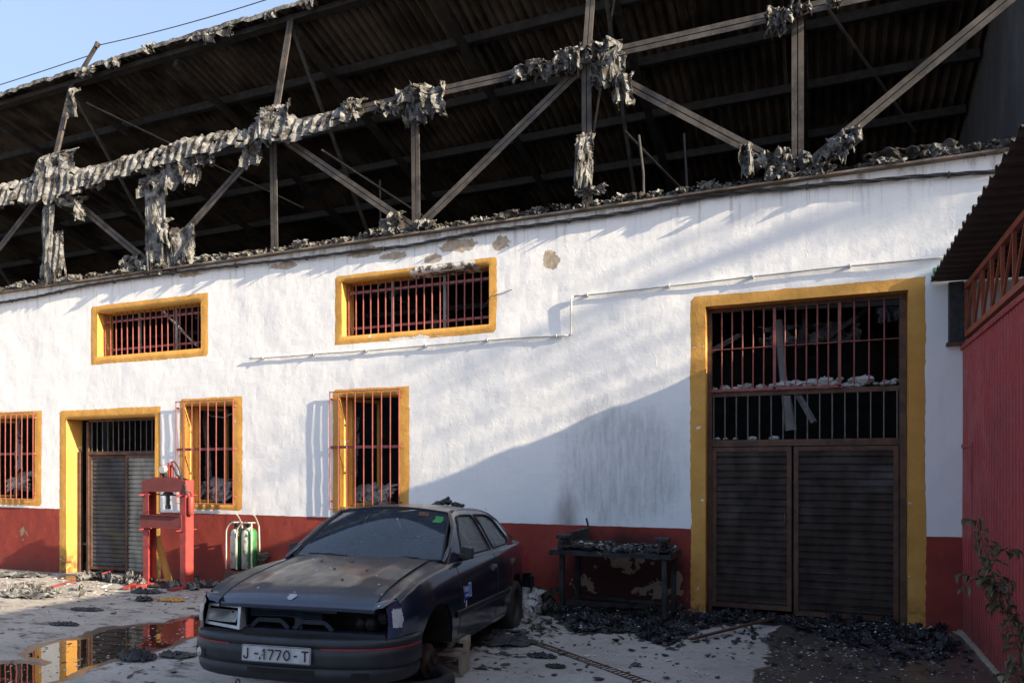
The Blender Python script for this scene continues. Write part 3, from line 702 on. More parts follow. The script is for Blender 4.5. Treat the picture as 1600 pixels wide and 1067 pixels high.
for (p, q, sg_) in ((A2, W3(-330, 225, .46), .08), (A, W3(900, -190, .46), .22)):
    pts = [p.lerp(q, k/24)-Vector((0, 0, sg_*4*(k/24)*(1-k/24))) for k in range(25)]; m.tube(pts, .008, 5)
tag(m.build('overhead_wire', M['cable black'], None), 'thin black wire crossing the sky above the roof edge', 'wire')
m = MB(); a = fp(767, 466, -.12); m.tube([(a[0]+.25, .0, a[1]+.12), (a[0], -.12, a[1]+.02), (a[0]-.25, .1, a[1]-.1)], .004, 5); m.tube([(a[0]+.05, -.1, a[1]+.1), (a[0], -.12, a[1]+.02), (a[0]+.2, -.08, a[1]+.06)], .004, 5)
tag(m.build('loose_wire', M['cable black'], None), 'short loose wire sticking out beside the upper middle window', 'wire')

# ------------------------------------------------------------------ torn cladding, rags of insulation
def rag_mesh(m, cx, cy, cz, w_, h_, seed, depth=.12, fold=9, ragged=.42, n=28, top=True, amp=.05):
    """one crumpled, ragged-edged sheet draped at (cx,cy,cz), hanging down h_"""
    rr = random.Random(seed); lean = rr.uniform(-.3, .3)
    nu, nv = n, max(8, int(n*h_/max(w_, .05)*.8)); nv = min(nv, 44)
    lo = [(-.5+.5*ragged*abs(N3(j*.45, seed, 1))*1.6) for j in range(nv+1)]; hi = [(.5-.5*ragged*abs(N3(j*.5, seed, 9))*1.6) for j in range(nv+1)]
    bot = [1-ragged*1.5*max(0, N3(i*.8, seed, 4)+.15)-ragged*.3*rr.random() for i in range(nu+1)]
    tp = [ragged*.35*max(0, N3(i*.7, seed, 14)) for i in range(nu+1)]
    def P(i, j):
        i = int(i); j = int(j); v = tp[i]+(bot[i]-tp[i])*j/nv; u = lo[j]+(hi[j]-lo[j])*i/nu
        x = u*w_; z = -v*h_
        f = amp*math.sin(u*fold*2+3*N3(u*2, v*1.5, seed)+seed)*(.4+.6*v)
        cr = depth*(N3(u*3.1, v*2.0, seed*1.7)+.5*N3(u*9, v*4, seed)+.28*N3(u*21, v*9, seed)+.12*N3(u*47, v*30, seed))
        over = depth*1.2*max(0, (.15-v))*6 if top else 0
        return (cx+x+lean*v*h_*.3+.35*depth*N3(u*5, v*5, seed+20), cy-f-cr+over-.02, cz+z+.35*depth*N3(u*6, v*6, seed+31)+.4*depth*N3(u*16, v*3, seed+5))
    m.grid(P, list(range(nu+1)), list(range(nv+1)), keep=lambda i, j: not (N3(i*.36, j*.25, seed+50) > .30 and j > nv*.22))
def rag(name, label, cat, items, mat='fibre', group=None):
    m = MB()
    for it in items: rag_mesh(m, *it[:6], **(it[6] if len(it) > 6 else {}))
    o = m.build(name, M[mat], None, smooth=False, solid=.005); return tag(o, label, cat, group)
def pxr(px, py, w_, h_, Y=-.10):
    """rag centre-top at pixel, size in pixels -> metres on the plane Y"""
    a = fp(px, py, Y); b = fp(px+1, py, Y); e = fp(px, py+1, Y)
    return (a[0], Y, a[1], w_*abs(b[0]-a[0]), h_*abs(a[1]-e[1]))
# corrugated strip still fixed to the middle rail
strip_px = [(-60,318,36),(0,285,40),(40,278,42),(78,252,64),(110,262,45),(150,258,36),(200,240,38),(240,230,36),(300,212,38),(340,204,36),(385,200,30),(425,168,55),(470,186,36),(520,170,34),(565,152,38)]
sx = [fp(a, b, -.1)[0] for a, b, c in strip_px]; sz = [fp(a, b, -.1)[1] for a, b, c in strip_px]; sh = [c*abs(fp(a, b, -.1)[1]-fp(a, b+1, -.1)[1]) for a, b, c in strip_px]
def strip(name, label, X0, X1, seed):
    m = MB(); us = frange(X0, X1, .022); vs = list(range(13))
    def P(x, j):
        zt = np.interp(x, sx, sz)+.035*N3(x*5, 1, seed)+.05*max(0, N3(x*11, 2, seed)); hh = np.interp(x, sx, sh)*(1+.25*N3(x*3.3, 5, seed)+.3*max(0, N3(x*9, 7, seed)))
        v = j/12; z = zt-hh*v; wav = math.sin(2*math.pi*(x/.172)+.7*N3(x*1.5, v*2, 3))
        y = -.10+.045*wav*(.55+.6*v)-.09*v+.10*max(0, .25-v)*4*.6+.05*N3(x*2.5, v*2, seed)+.022*N3(x*12, v*6, seed)
        return (x+.03*N3(x*4, v*4, seed+3)+.02*v*wav, y, z+.018*N3(x*16, v*8, 2)+.02*wav*v)
    m.grid(P, us, vs, keep=lambda i, j: not (N3(us[i]*4.2, j*.45, seed+9) > .50))
    return tag(m.build(name, M['fibre'], None, solid=.009), label, 'torn cladding', 'torn corrugated strips left on the middle rail')
strip('torn_corrugated_strip', 'long corrugated strip curling off the rail at far left, up to the second post', -14.9, -10.15, 1)
strip('torn_corrugated_strip', 'corrugated strip on the rail from the second post past the third, crumpled at its end', -10.13, -6.05, 7)
rag('scorched_sheet', 'ragged grey sheet bulging up over the first post on the torn strip', 'torn cladding', [pxr(85, 235, 62, 70)+(3, dict(depth=.10))])
rag('scorched_sheet', 'pointed grey sheet standing up over the third post on the torn strip', 'torn cladding', [pxr(425, 160, 60, 75)+(5, dict(depth=.12, ragged=.5)), pxr(396, 205, 34, 60)+(8, dict(depth=.08))])
rag('hanging_sheet', 'long pale torn sheet hanging from the strip down the second post to the wall top', 'torn cladding', [pxr(247, 250, 62, 62)+(21, {}), pxr(238, 268, 32, 165)+(22, dict(depth=.06, ragged=.6, fold=4)), pxr(256, 340, 18, 50)+(24, {})])
rag('hanging_sheet', 'pointed pale flap hanging from the strip right of the second post', 'torn cladding', [pxr(302, 236, 24, 60)+(31, dict(ragged=.6)), pxr(322, 235, 34, 26)+(32, {})])
rag('hanging_sheet', 'narrow ragged flap hanging below the strip left of the first post', 'torn cladding', [pxr(52, 298, 22, 22)+(41, {})])
rag('hanging_sheet', 'ragged flaps hanging below the strip right of the first post', 'torn cladding', [pxr(105, 292, 34, 34)+(42, dict(ragged=.5)), pxr(150, 272, 26, 26)+(43, {}), pxr(125, 305, 10, 40)+(44, {})])
rag('post_wrapping', 'pale ragged wrapping around the whole first post down to the wall top', 'insulation', [pxr(77, 300, 22, 150)+(51, dict(depth=.05, ragged=.45, fold=3, amp=.03)), pxr(88, 360, 20, 80)+(52, dict(depth=.05, ragged=.5))])
rag('upright_sheet', 'upright scorched sheets standing on the wall top left of the third post', 'torn cladding', [pxr(285, 355, 44, 64, -.02)+(61, dict(depth=.07, ragged=.45, top=False, fold=6)), pxr(262, 385, 30, 42, -.02)+(62, dict(depth=.05, top=False)), pxr(236, 380, 20, 50, -.02)+(63, {})])
rag('upright_sheet', 'small crumpled grey sheet at the foot of the second diagonal on the wall top', 'torn cladding', [pxr(204, 397, 34, 34, -.02)+(64, dict(depth=.09))])
rag('insulation_rag', 'crumpled rag on the rail at the end of the torn strip', 'insulation', [pxr(548, 152, 34, 46)+(71, dict(depth=.14)), pxr(605, 157, 30, 22)+(72, {})])
rag('insulation_rag', 'pale and black rag draped over the top of the fourth post', 'insulation', [pxr(640, 132, 52, 34)+(73, dict(depth=.14, ragged=.5)), pxr(672, 130, 46, 60)+(74, dict(depth=.16, ragged=.5)), pxr(650, 140, 34, 60)+(75, dict(depth=.12)), pxr(615, 160, 30, 24)+(76, {})])
rag('insulation_rag', 'sagging rag of insulation along the rail left of the fifth post', 'insulation', [pxr(822, 95, 54, 34)+(81, dict(depth=.15, ragged=.5)), pxr(862, 92, 60, 30)+(82, dict(depth=.10, ragged=.4)), pxr(886, 76, 40, 44)+(83, dict(depth=.12))])
rag('insulation_rag', 'big curled rag of insulation over the fifth post and its rail', 'insulation', [pxr(926, 62, 84, 40)+(84, dict(depth=.16, ragged=.4)), pxr(950, 78, 50, 64)+(85, dict(depth=.18, ragged=.5)), pxr(972, 112, 30, 60)+(86, dict(depth=.12, ragged=.55)), pxr(897, 68, 26, 50)+(87, {})])
rag('post_wrapping', 'pale fluffy wrapping around the lower half of the fifth post', 'insulation', [pxr(916, 205, 26, 92)+(91, dict(depth=.08, ragged=.35, fold=3)), pxr(912, 250, 24, 52)+(92, dict(depth=.07)), pxr(922, 293, 52, 14)+(93, dict(depth=.10))])
rag('insulation_rag', 'bright tattered rag bunched on the rail beside the sixth post', 'insulation', [pxr(1216, 10, 46, 44)+(101, dict(depth=.18, ragged=.5)), pxr(1214, 22, 30, 34)+(102, dict(depth=.14)), pxr(1250, 8, 40, 16)+(103, {}), pxr(1302, -4, 22, 16)+(104, {})])
rag('insulation_rag', 'pale rag hanging on the lower end of the diagonal left of the sixth post', 'insulation', [pxr(1165, 222, 20, 58)+(111, dict(depth=.10, ragged=.4)), pxr(1205, 232, 62, 34, -.05)+(112, dict(depth=.12, ragged=.4)), pxr(1222, 245, 50, 34, -.03)+(113, dict(depth=.12))])
rag('insulation_rag', 'scorched sheet slung round the foot of the right-hand diagonal', 'insulation', [pxr(1330, 196, 34, 36, -.05)+(114, dict(depth=.10)), pxr(1312, 212, 46, 30, -.05)+(115, dict(depth=.10, ragged=.5)), pxr(1288, 232, 66, 26, -.05)+(116, dict(depth=.12, ragged=.3))])
rag('insulation_rag', 'frayed rags round the foot of the fourth post on the wall top', 'insulation', [pxr(615, 332, 36, 40, -.03)+(121, dict(depth=.12, ragged=.5)), pxr(662, 342, 30, 20, -.03)+(122, {}), pxr(598, 352, 26, 22, -.03)+(123, {})])
rag('hanging_scrap', 'small scrap hanging beside the top of the first glazing post', 'insulation', [pxr(113, 138, 16, 50, .15)+(131, dict(depth=.08, ragged=.6))])
rag('hanging_scrap', 'broad pale scrap hanging under the roof edge left of the third post', 'insulation', [pxr(338, 44, 60, 22, .25)+(132, dict(depth=.08, ragged=.5)), pxr(312, 52, 50, 14, .25)+(133, dict(depth=.05, ragged=.5))])
rag('hanging_scrap', 'pale scrap under the roof edge just below the wire post', 'insulation', [pxr(136, 106, 30, 16, .25)+(134, dict(depth=.06))])
rag('hanging_scrap', 'small scrap under the roof edge right of the wire post', 'insulation', [pxr(178, 88, 18, 22, .25)+(135, dict(depth=.05))])
rag('hanging_scrap', 'tiny scrap under the roof edge left of the top of the third post', 'insulation', [pxr(425, 16, 16, 16, .25)+(136, dict(depth=.05))])
rag('hanging_scrap', 'tiny dark scrap under the roof edge halfway between wire post and broad scrap', 'insulation', [pxr(236, 70, 14, 16, .25)+(137, {})])
rag('hanging_scrap', 'scrap at the top edge of the photo where the roof edge leaves it', 'insulation', [pxr(480, 4, 26, 10, .25)+(138, {})])
# litter lying along the wall head: small curls and lumps nobody could count
m = MB(); rnd = random.Random(11); x = -17.0; k = 0
while x < 2.1:
    k += 1; big = N3(x*1.3, 3, 3)
    w_ = rnd.uniform(.07, .22)*(1.2+big); h_ = rnd.uniform(.03, .10)*(1.2+1.0*big)
    if rnd.random() < .92: rag_mesh(m, x, rnd.uniform(-.12, .14), WT+.03+h_*.85, w_, h_, 200+k, depth=.09, fold=3, ragged=.5, n=7, top=False, amp=.03)
    x += rnd.uniform(.035, .12)
tag(m.build('wall_top_litter', M['fibre'], None, solid=.008), 'crumpled grey scraps of burnt roofing lying all along the wall top', 'debris', kind='stuff')
m = MB(); k = 0
for x in frange(-17, 2.2, .06):
    k += 1; hh = .05+.06*(1+N3(x*2.1, 1, 9)); y = .12+.08*N3(x*3, 1, 1)
    rag_mesh(m, x, y, WT+.03+hh, .14, hh, 900+k, depth=.10, fold=2, ragged=.4, n=6, top=False)
tag(m.build('charred_litter', M['fibre_dark'], None, solid=.01), 'blackened scraps lying behind the pale litter on the wall top', 'debris', kind='stuff')
for (px, py, w_, dz, lab) in ((1420, 236, 150, .06, 'dark bent gutter sheet lying on the wall top near the shed roof'), (1540, 228, 90, .1, 'black ruffled sheet on the wall top at its right end')):
    rag('gutter_sheet', lab, 'sheet metal', [pxr(px, py-8, w_, 22, -.03)+(300+px, dict(depth=.08, ragged=.2, n=30, fold=12))], 'fibre_dark')

# ------------------------------------------------------------------ inside the hall, seen through the openings
m = MB(); a = F(1216, 500, .9); b = F(1236, 672, .9); m.tube([a, ((a[0]+b[0])/2-.02, .9, (a[2]+b[2])/2), b], [.05, .045, .07], 8)
tag(m.build('fallen_pipe', M['grey render'], None), 'pale bent pipe hanging upright behind the bars above the gate', 'pipe')
m = MB(); a = F(1098, 556, .6); b = F(1155, 524, 1.4); m.bar(a, b, .05, .05)
tag(m.build('fallen_batten', M['grey render'], None), 'pale batten slanting behind the left end of the upper gate bars', 'beam')
m = MB(); a = F(1240, 605, 1.2); b = F(1272, 660, 1.0); m.bar(a, b, .06, .05); tag(m.build('fallen_batten', M['grey render'], None), 'short pale batten slanting behind the lower row of gate bars', 'beam')
rag('fallen_sheet', 'pale broken sheet with battens hanging behind the middle bars above the gate', 'sheet', [(F(1262, 505, 2.2)[0], 2.2, F(1262, 505, 2.2)[2], 1.35, .34, 401, dict(depth=.06, ragged=.2)), (F(1395, 460, 2.6)[0], 2.6, F(1395, 455, 2.6)[2], .45, .5, 402, dict(depth=.08))], 'end' if False else 'fibre')
m = MB(); a = F(1180, 480, 2.0); b = F(1430, 470, 2.0); m.bar(a, b, .1, .12); a = F(1200, 540, 2.3); b = F(1340, 530, 2.3); m.bar(a, b, .05, .05); a = F(1290, 530, 2.1); b = F(1380, 465, 2.1); m.bar(a, b, .05, .06); m.bar(F(1256, 470, 2.1), F(1258, 530, 2.1), .06, .06)
tag(m.build('collapsed_frame', M['steel'], None), 'collapsed metal frame hanging inside the hall behind the upper gate bars', 'frame')
def lumps(name, label, cat, mat, spots, seed, kind='stuff', n=7):
    m = MB()
    for i, (x, y, z, r) in enumerate(spots):
        vs = []; fs = []
        nn = n; rr = random.Random(seed+i)
        for a in range(nn):
            th = math.pi*(a/(nn-1))
            for b in range(nn+2):
                ph = 2*math.pi*b/(nn+2); q = 1+.55*N3(math.cos(ph)*1.3+i, math.sin(ph)*1.3, th*1.4+seed)+.2*rr.uniform(-1, 1)
                vs.append((x+r*1.3*q*math.sin(th)*math.cos(ph), y+r*q*math.sin(th)*math.sin(ph), z+r*.65*q*math.cos(th)))
        for a in range(nn-1):
            for b in range(nn+2):
                b2 = (b+1) % (nn+2); fs.append((a*(nn+2)+b, (a+1)*(nn+2)+b, (a+1)*(nn+2)+b2, a*(nn+2)+b2))
        m.add(vs, fs)
    o = m.build(name, M[mat], None); return tag(o, label, cat, kind=kind)
rnd = random.Random(5); sp = []
for k in range(60):
    px = rnd.uniform(1106, 1400); a = F(px, 600, .26); sp.append((a[0], .27+rnd.uniform(-.02, .05), 2.625+rnd.uniform(0, .05)*(1.8 if 1220 < px < 1360 else 1), rnd.uniform(.02, .055)*(1.3 if 1220 < px < 1360 else .9)))
for k in range(12): px = rnd.uniform(1110, 1215); a = F(px, 660, .26); sp.append((a[0], .24, 2.05, rnd.uniform(.015, .035)))
lumps('ledge_rubble', 'pale rubble lying on the ledge behind the upper gate bars', 'debris', 'cloth pale', sp, 3)
m = MB(); m.box((-1.23, .215, 2.55), (.80, .36, 2.60)); tag(m.build('ledge', M['rust brown'], shop))
# bundles and curtains behind the lower windows
def bundle(px, py, w_, h_, label, seed):
    a = F(px, py, .75); rag('cloth_bundle', label, 'cloth', [(a[0], .55, a[2], w_, h_, seed, dict(depth=.2, ragged=.3, n=18)), (a[0]+.05, .62, a[2]+.05, w_*.8, h_, seed+1, dict(depth=.2, n=14))], 'cloth pale')
bundle(345, 752, .75, .36, 'pale rumpled cloth heaped inside the barred window right of the press', 501)
bundle(588, 762, .8, .30, 'pale rumpled cloth inside the barred window behind the car', 511)
bundle(45, 742, .5, .32, 'pale rubble and cloth inside the far left barred window', 521)
for (px, py, hh, lab, sd) in ((322, 632, 1.35, 'grey curtain strip hanging inside the window right of the press', 531), (553, 650, 1.0, 'grey curtain strip hanging inside the window behind the car', 541), (30, 650, 1.1, 'grey torn curtain inside the far left barred window', 551)):
    a = F(px, py, .6); rag('curtain', lab, 'curtain', [(a[0], .6, a[2], .16, hh, sd, dict(depth=.06, ragged=.15, fold=5, n=10))], 'grey render')
m = MB(); a = F(255, 487, .9); b = F(308, 540, .5); m.bar(a, b, .03, .03); tag(m.build('fallen_batten', M['pale metal'], None), 'thin pale batten slanting inside the upper left window', 'beam')
m = MB(); m.tube([F(318, 640, .5), F(330, 650, .5), F(350, 652, .5), F(372, 642, .5)], .01, 6); tag(m.build('curtain_wire', M['cloth pale'], None), 'sagging curtain cord across the top of the window right of the press', 'cord')
for (px, lab) in ((1395, 'dark stack of burnt boards inside the far right of the hall'),):
    pass

# ------------------------------------------------------------------ shed with red gate on the right
XG = 1.385
shed = thing('red_gate_shed', 'shed along the right edge with red ribbed gate, rust red lattice and brown corrugated canopy', 'shed', (XG, -8, 0))
m = MB(); ys_ = []; pr = []
y = 0.0
pt = .105; n = int(15/pt)
seq = [(0, 0), (.030, 0), (.040, .016), (.090, .016), (.105, 0)]
for k in range(n):
    for (dy, dx) in seq[:-1]: pr.append((-.02-(k*pt+dy), dx))
pr.append((-.02-n*pt, 0))
m.grid(lambda k, z: (XG-pr[int(k)][1]+.006*N3(pr[int(k)][0]*.8, z*.6, 2), pr[int(k)][0], z), list(range(len(pr))), [-.06, .35, .8, 1.3, 1.8, 2.3, 2.92])
m.build('ribbed_panel', M['shed red'], shed, fix=False)
m = MB(); m.box((XG-.03, -15.1, 2.92), (XG+.05, -.02, 2.965)); m.box((XG-.022, -.55, 1.905), (XG-.017, -.03, 1.945)); m.box((XG-.022, -.58, .05), (XG-.017, -.555, 1.945)); m.build('gate_rail', M['shed red'], shed)
m = MB(); m.box((XG-.055, -15.2, -.3), (XG+.3, -.0, .022)); kerb = m.build('kerb', M['block'], None, bevel=.01); tag(kerb, kind='structure')
m = MB(); m.box((XG+.06, -15.1, -.2), (XG+.25, -.0, 3.02)); m.box((XG+.7, -15.1, 2.9), (XG+.8, 0, 3.35)); m.box((XG+.25, -15.1, 2.85), (XG+.7, 0, 2.9)); m.box((9.0, -15.2, -.3), (9.2, .0, 3.4)); m.box((XG, -15.3, -.3), (9.2, -15.12, 3.3)); m.build('wall', M['grey render'], shed)
# lattice
xt = XG+.02; zt, zb = fp(1509, 446)[1], fp(1509, 529)[1]; m = MB()
m.box((xt-.02, -15, zt-.055), (xt+.03, -.03, zt)); m.box((xt-.02, -15, zb), (xt+.03, -.03, zb+.055))
yy = -.05; k = 0
ws = .40
while yy > -14.8:
    m.box((xt-.012, yy-.022, zb+.05), (xt+.016, yy, zt-.05))
    m.bar((xt, yy-.03, zb+.05), (xt, yy-ws+.01, zt-.05), .018, .022, up=(1, 0, 0)); yy -= ws
m.build('lattice', M['truss red'], shed)
m = MB(); a0 = fp(1481, 443); a1 = fp(1508, 535); m.box((a0[0], -.07, a1[1]), (XG-.005, .02, a0[1])); m.build('bearing_box', M['char'], shed, bevel=.006)
m = MB(); m.box((a0[0]-.02, -.09, a1[1]-.035), (XG+.03, .02, a1[1]-.003)); m.build('bearing_plate', M['rust brown'], shed)
# canopy: corrugations run square to its edge, so the edge is toothed
pt = .20; tr = [(0, 0), (.07, 0), (.095, .038), (.145, .038), (.17, 0)]; pr = []
for k in range(int(15.4/pt)):
    for (dy, dz) in tr[:-1]: pr.append((-(k*pt+dy)-.012, dz))
XC, ZC = fp(1455, 440)
m = MB(); cxx = [XC, XC+.5, XC+2, XC+4, 9.4]
m.grid(lambda x, k: (x-(.012*N3(k*2.3, 1, 1)+.012 if x == XC else 0), pr[int(k)][0], ZC-.006-(x-XC)*.035+pr[int(k)][1]+.006*N3(x, k*.2, 1)), cxx, list(range(len(pr))))
m.build('canopy', M['canopy brown'], shed, solid=.003, fix=False)
m = MB(); a = fp(1463, 418, -.05); b = fp(1476, 438, -.05); m.box((a[0]-.03, -.06, b[1]), (b[0]-.01, -.012, a[1])); tag(m.build('green_box', M['green plastic'], None, bevel=.006), 'small green plastic box tucked on the wall under the canopy corner', 'box')
# ------------------------------------------------------------------ tree beyond the shed (its thin crown softens the light on the wall)
def tree(name, label, x, y, h_, r, nleaf, seed):
    t = thing(name, label, 'tree', (x, y, 0)); rr = random.Random(seed); m = MB()
    m.tube([(x, y, -.2), (x+.1, y, h_*.3), (x-.1, y+.1, h_*.6), (x, y, h_*.9)], [.28, .2, .12, .03], 8)
    tips = []
    for k in range(16):
        z0 = h_*rr.uniform(.72, .93); a = rr.uniform(0, 6.28); L_ = r*rr.uniform(.6, 1)
        q = Vector((x+math.cos(a)*L_, y+math.sin(a)*L_, z0+L_*.5)); m.tube([(x, y, z0), (Vector((x, y, z0))+q)/2+Vector((0, 0, .15)), q], [.07, .045, .015], 5); tips += [q, (Vector((x, y, z0))*.4+q*.6)]
    m.build('trunk', M['bark'], t); m = MB()
    for k in range(nleaf):
        c = rr.choice(tips); p = c+Vector((rr.gauss(0, r*.3), rr.gauss(0, r*.3), rr.gauss(0, r*.3))); s_ = rr.uniform(.05, .11)
        u = Vector((rr.uniform(-1, 1), rr.uniform(-1, 1), rr.uniform(-1, 1))).normalized(); v_ = u.cross(Vector((rr.uniform(-1, 1), rr.uniform(-1, 1), rr.uniform(-1, 1)))).normalized()
        m.add([p-u*s_, p+v_*s_*.5, p+u*s_, p-v_*s_*.5], [(0, 1, 2, 3)])
    m.build('crown', M['tree leaf'], t, fix=False)
tree('broadleaf_tree', 'tall thin crowned tree standing beyond the shed', 17.0, -2.1, 12.4, 1.3, 400, 3)
# ------------------------------------------------------------------ the car
CP = dict(x=-3.49, y=-4.06, z=.018, yaw=R(-81.1), pit=.05)
car = thing('wrecked_car', 'dusty dark blue saloon car without front wheels, grille or left headlamp, parked nose out', 'car', (CP['x'], CP['y'], CP['z']), (0, -CP['pit'], CP['yaw']))
CM = Matrix.Translation(Vector((CP['x'], CP['y'], CP['z']))) @ Matrix.Rotation(CP['yaw'], 4, 'Z') @ Matrix.Rotation(-CP['pit'], 4, 'Y')
I = np.interp
WX = [-3.62, -3.50, -3.3, -2.9, -2.0, -.5, .1, .4, .62, .72]; WY = [.62, .705, .765, .815, .843, .845, .838, .82, .785, .745]
def hw(x): return float(I(x, WX, WY))
SX = [-3.62, -3.45, -3.2, -2.6, -1.3, -.35, 0, .3, .5, .62, .72]; SZ = [.86, .93, .955, .95, .925, .90, .873, .838, .795, .755, .72]
def zs(x): return float(I(x, SX, SZ))
HX = [-3.62, -3.48, -3.2, -2.85, -.38, 0, .3, .5, .62, .70, .745]; HZ = [.90, .985, 1.005, 1.02, .955, .905, .855, .81, .772, .735, .665]
def ztop(x, y):
    xx = x+.10*(abs(y)/.74)**2 if x > -.5 else x
    return float(I(xx, HX, HZ))-.030*(abs(y)/.78)**3
def side(x, z):
    w_ = hw(x); zz = zs(x)
    if z > .60: t = (z-.60)/(zz-.60); return w_-.05*t**2-.012*t**8
    t = (.60-z)/.42; return w_-.055*t**2
AR = [(0.0, .295, .355), (-2.60, .305, .345)]
def zbot(x):
    b = .245
    if x < -3.1: b = I(x, [-3.62, -3.1], [.31, .245])
    for (xc, zc, r) in AR:
        if abs(x-xc) < r: b = max(b, zc+math.sqrt(r*r-(x-xc)**2))
    return b
xsb = sorted(set([round(q, 4) for q in frange(-3.60, .60, .045)]+[xc+s_*r*math.cos(R(a)) for (xc, zc, r) in AR for s_ in (-1, 1) for a in (0, 6, 14, 24, 36, 50, 66)]))
m = MB()
for sg in (1, -1):
    NS = 14
    def P(x, j):
        zb = zbot(x); zt_ = zs(x)
        if j <= NS: z = zb+(zt_-zb)*(j/NS)**.8; return (x, sg*side(x, z), z)
        k = (j-NS)/6; ytop = side(x, zt_)
        yi = .60 if (x > -.40 or x < -2.86) else ytop-.035
        y = ytop+(yi-ytop)*k
        if x > -.40 or x < -2.86:
            zz = zt_+(ztop(x, y)-zt_)*min(1, (k*1.0)**.55) if k > 0 else zt_
        else: zz = zt_+.012*math.sin(math.pi*min(1, k))
        return (x, sg*y, zz)
    m.grid(P, xsb, list(range(NS+7)))
# fender tops run forward to the lamp corners
TIP = [0, .2, .4, .6, .8, 1.0]
for sg in (1, -1):
    m.grid(lambda t, k: (.60+.10*math.sin(t*1.3)+(.0 if k < 1 else .0), sg*((side(.6, .745)-.10*(1-math.cos(t*1.3)))*(1-k)+.60*k), (.748-.05*t*t)*(1-k)+k*max(.728-.05*t*t, float(I(.667+.10*math.sin(t*1.3), HX, HZ))-.018)+.006*math.sin(math.pi*k)), TIP, [0, .33, .66, 1])
# inner wheel wells, sills, floor and firewall
for (xc, zc, r) in AR:
    for sg in (1, -1):
        m.grid(lambda a, t: (xc+r*math.cos(a), sg*(side(xc, .5)-.012-.30*t), zc+r*math.sin(a)), [math.pi*k/16 for k in range(17)], [0, .5, 1], mi=1)
        m.grid(lambda x, z: (x, sg*(side(xc, .5)-.31), z), [xc-r, xc+r], [.18, zc+r+.02], mi=1)
m.box((-3.45, -.70, .20), (.52, .70, .24), 1); m.box((-.45, -.68, .22), (-.40, .68, .90), 1)
# rear face
m.grid(lambda t, j: (-3.60-.03*math.sin(math.pi*t), (2*t-1)*side(-3.6, .3+(zs(-3.6)-.3)*j/6), .3+(zs(-3.6)+.04*math.sin(math.pi*t)*(j == 6)-.3)*j/6), frange(0, 1, .1), list(range(7)))
# fender tips beside the headlamp openings
for sg in (1, -1):
    m.grid(lambda t, z: (.60+.10*math.sin(t*1.3), sg*(side(.6, .5+(.248-.05*t*t)*z)-.10*(1-math.cos(t*1.3))), .5+(.248-.05*t*t)*z), [0, .25, .5, .75, 1], [0, .25, .5, .75, 1])
body = m.build('body', [M['paint'], M['interior black']], car, smooth=True, local=True)
# bonnet
m = MB(); bx_ = frange(-.37, .745, .04)
def PB(x, t):
    y = t*.605; xx = x-.10*(abs(y)/.74)**2*max(0, min(1, (x+.4)/.9))
    return (xx, y, float(I(x, HX, HZ))-.030*(abs(y)/.78)**3+.004+.012*math.exp(-((abs(y)-.38)/.05)**2)*(x < .55))
m.grid(PB, bx_, frange(-1, 1, .08)); 
m.grid(lambda t, k: (PB(.745, t)[0]-.03*k, PB(.745, t)[1], PB(.745, t)[2]-.006*k), frange(-1, 1, .08), [0, 1])
bon = m.build('bonnet', M['paint'], car, smooth=True, local=True, solid=0)
# round logo mark where the badge came off: a pale apple-shaped sticker on the nose of the bonnet
def on_bon(u, v):   # u along y, v along bonnet length (0 at nose)
    x = .715-v; t = u/.605; p = Vector(PB(x, t)); e = Vector(PB(x-.01, t))-p; f = Vector(PB(x, t+.01))-p; n_ = e.cross(f).normalized(); n_ = n_ if n_.z > 0 else -n_
    return p+n_*.004
m = MB(); out = []
for k in range(28):
    a = 2*math.pi*k/28; r_ = .034*(1+.06*math.cos(2*a)); 
    if abs(((a+math.pi) % (2*math.pi))-math.pi) < .35: r_ *= .76
    if abs(a-math.pi/2) < .2: r_ *= .86
    out.append((r_*math.cos(a), .036+r_*.92*math.sin(a)))
m.poly([on_bon(-.02-u, v) for u, v in out])
m.poly([on_bon(-.02-u, v) for u, v in ((-.004, .074), (.010, .078), (.022, .092), (.008, .090))])
m.build('round_sticker', M['lamp grey'], bon, local=True)
m = MB()
for (u, v) in ((.0, .62), (.28, .6), (-.24, .86), (.03, .86), (.2, .35)):
    c = on_bon(u, v); m.lathe([(0, .004), (.011, .003), (.012, 0)], c, 10)
m.build('bolt_hole', M['black plastic'], bon, local=True)
# boot lid
m = MB(); m.grid(lambda x, t: (x, t*.60, ztop(x, t*.6)+.004), frange(-3.52, -2.87, .06), frange(-1, 1, .1)); m.grid(lambda t, k: (-3.52-.06*k, t*.60, ztop(-3.52, t*.6)+.004-.25*k*k-.03*k), frange(-1, 1, .1), [0, .3, .6, 1]); m.build('boot_lid', M['paint'], car, smooth=True, local=True)
# greenhouse
def ybelt(x): return hw(x)-.062-.07*max(0, (x+.85)/.5)**1.5 if x > -.85 else hw(x)-.062-.05*max(0, (-2.5-x)/.5)
def gy(x, z): return ybelt(x)-(z-.93)*.52-.04*max(0, (z-1.2)/.15)**2
out = [(-.40, .915), (-.72, .922), (-1.4, .930), (-2.1, .940), (-2.6, .952), (-2.98, .985), (-2.70, 1.13), (-2.50, 1.235), (-2.32, 1.305), (-2.15, 1.335), (-1.9, 1.352), (-1.55, 1.358), (-1.25, 1.35), (-1.06, 1.325), (-.85, 1.185), (-.62, 1.04)]
wf = [(-.76, .955), (-1.70, .968), (-1.615, 1.30), (-1.30, 1.302), (-1.12, 1.285), (-.92, 1.13)]
wr = [(-1.80, .970), (-2.50, .985), (-2.545, 1.03), (-2.30, 1.245), (-2.2, 1.282), (-2.10, 1.296), (-1.72, 1.302)]
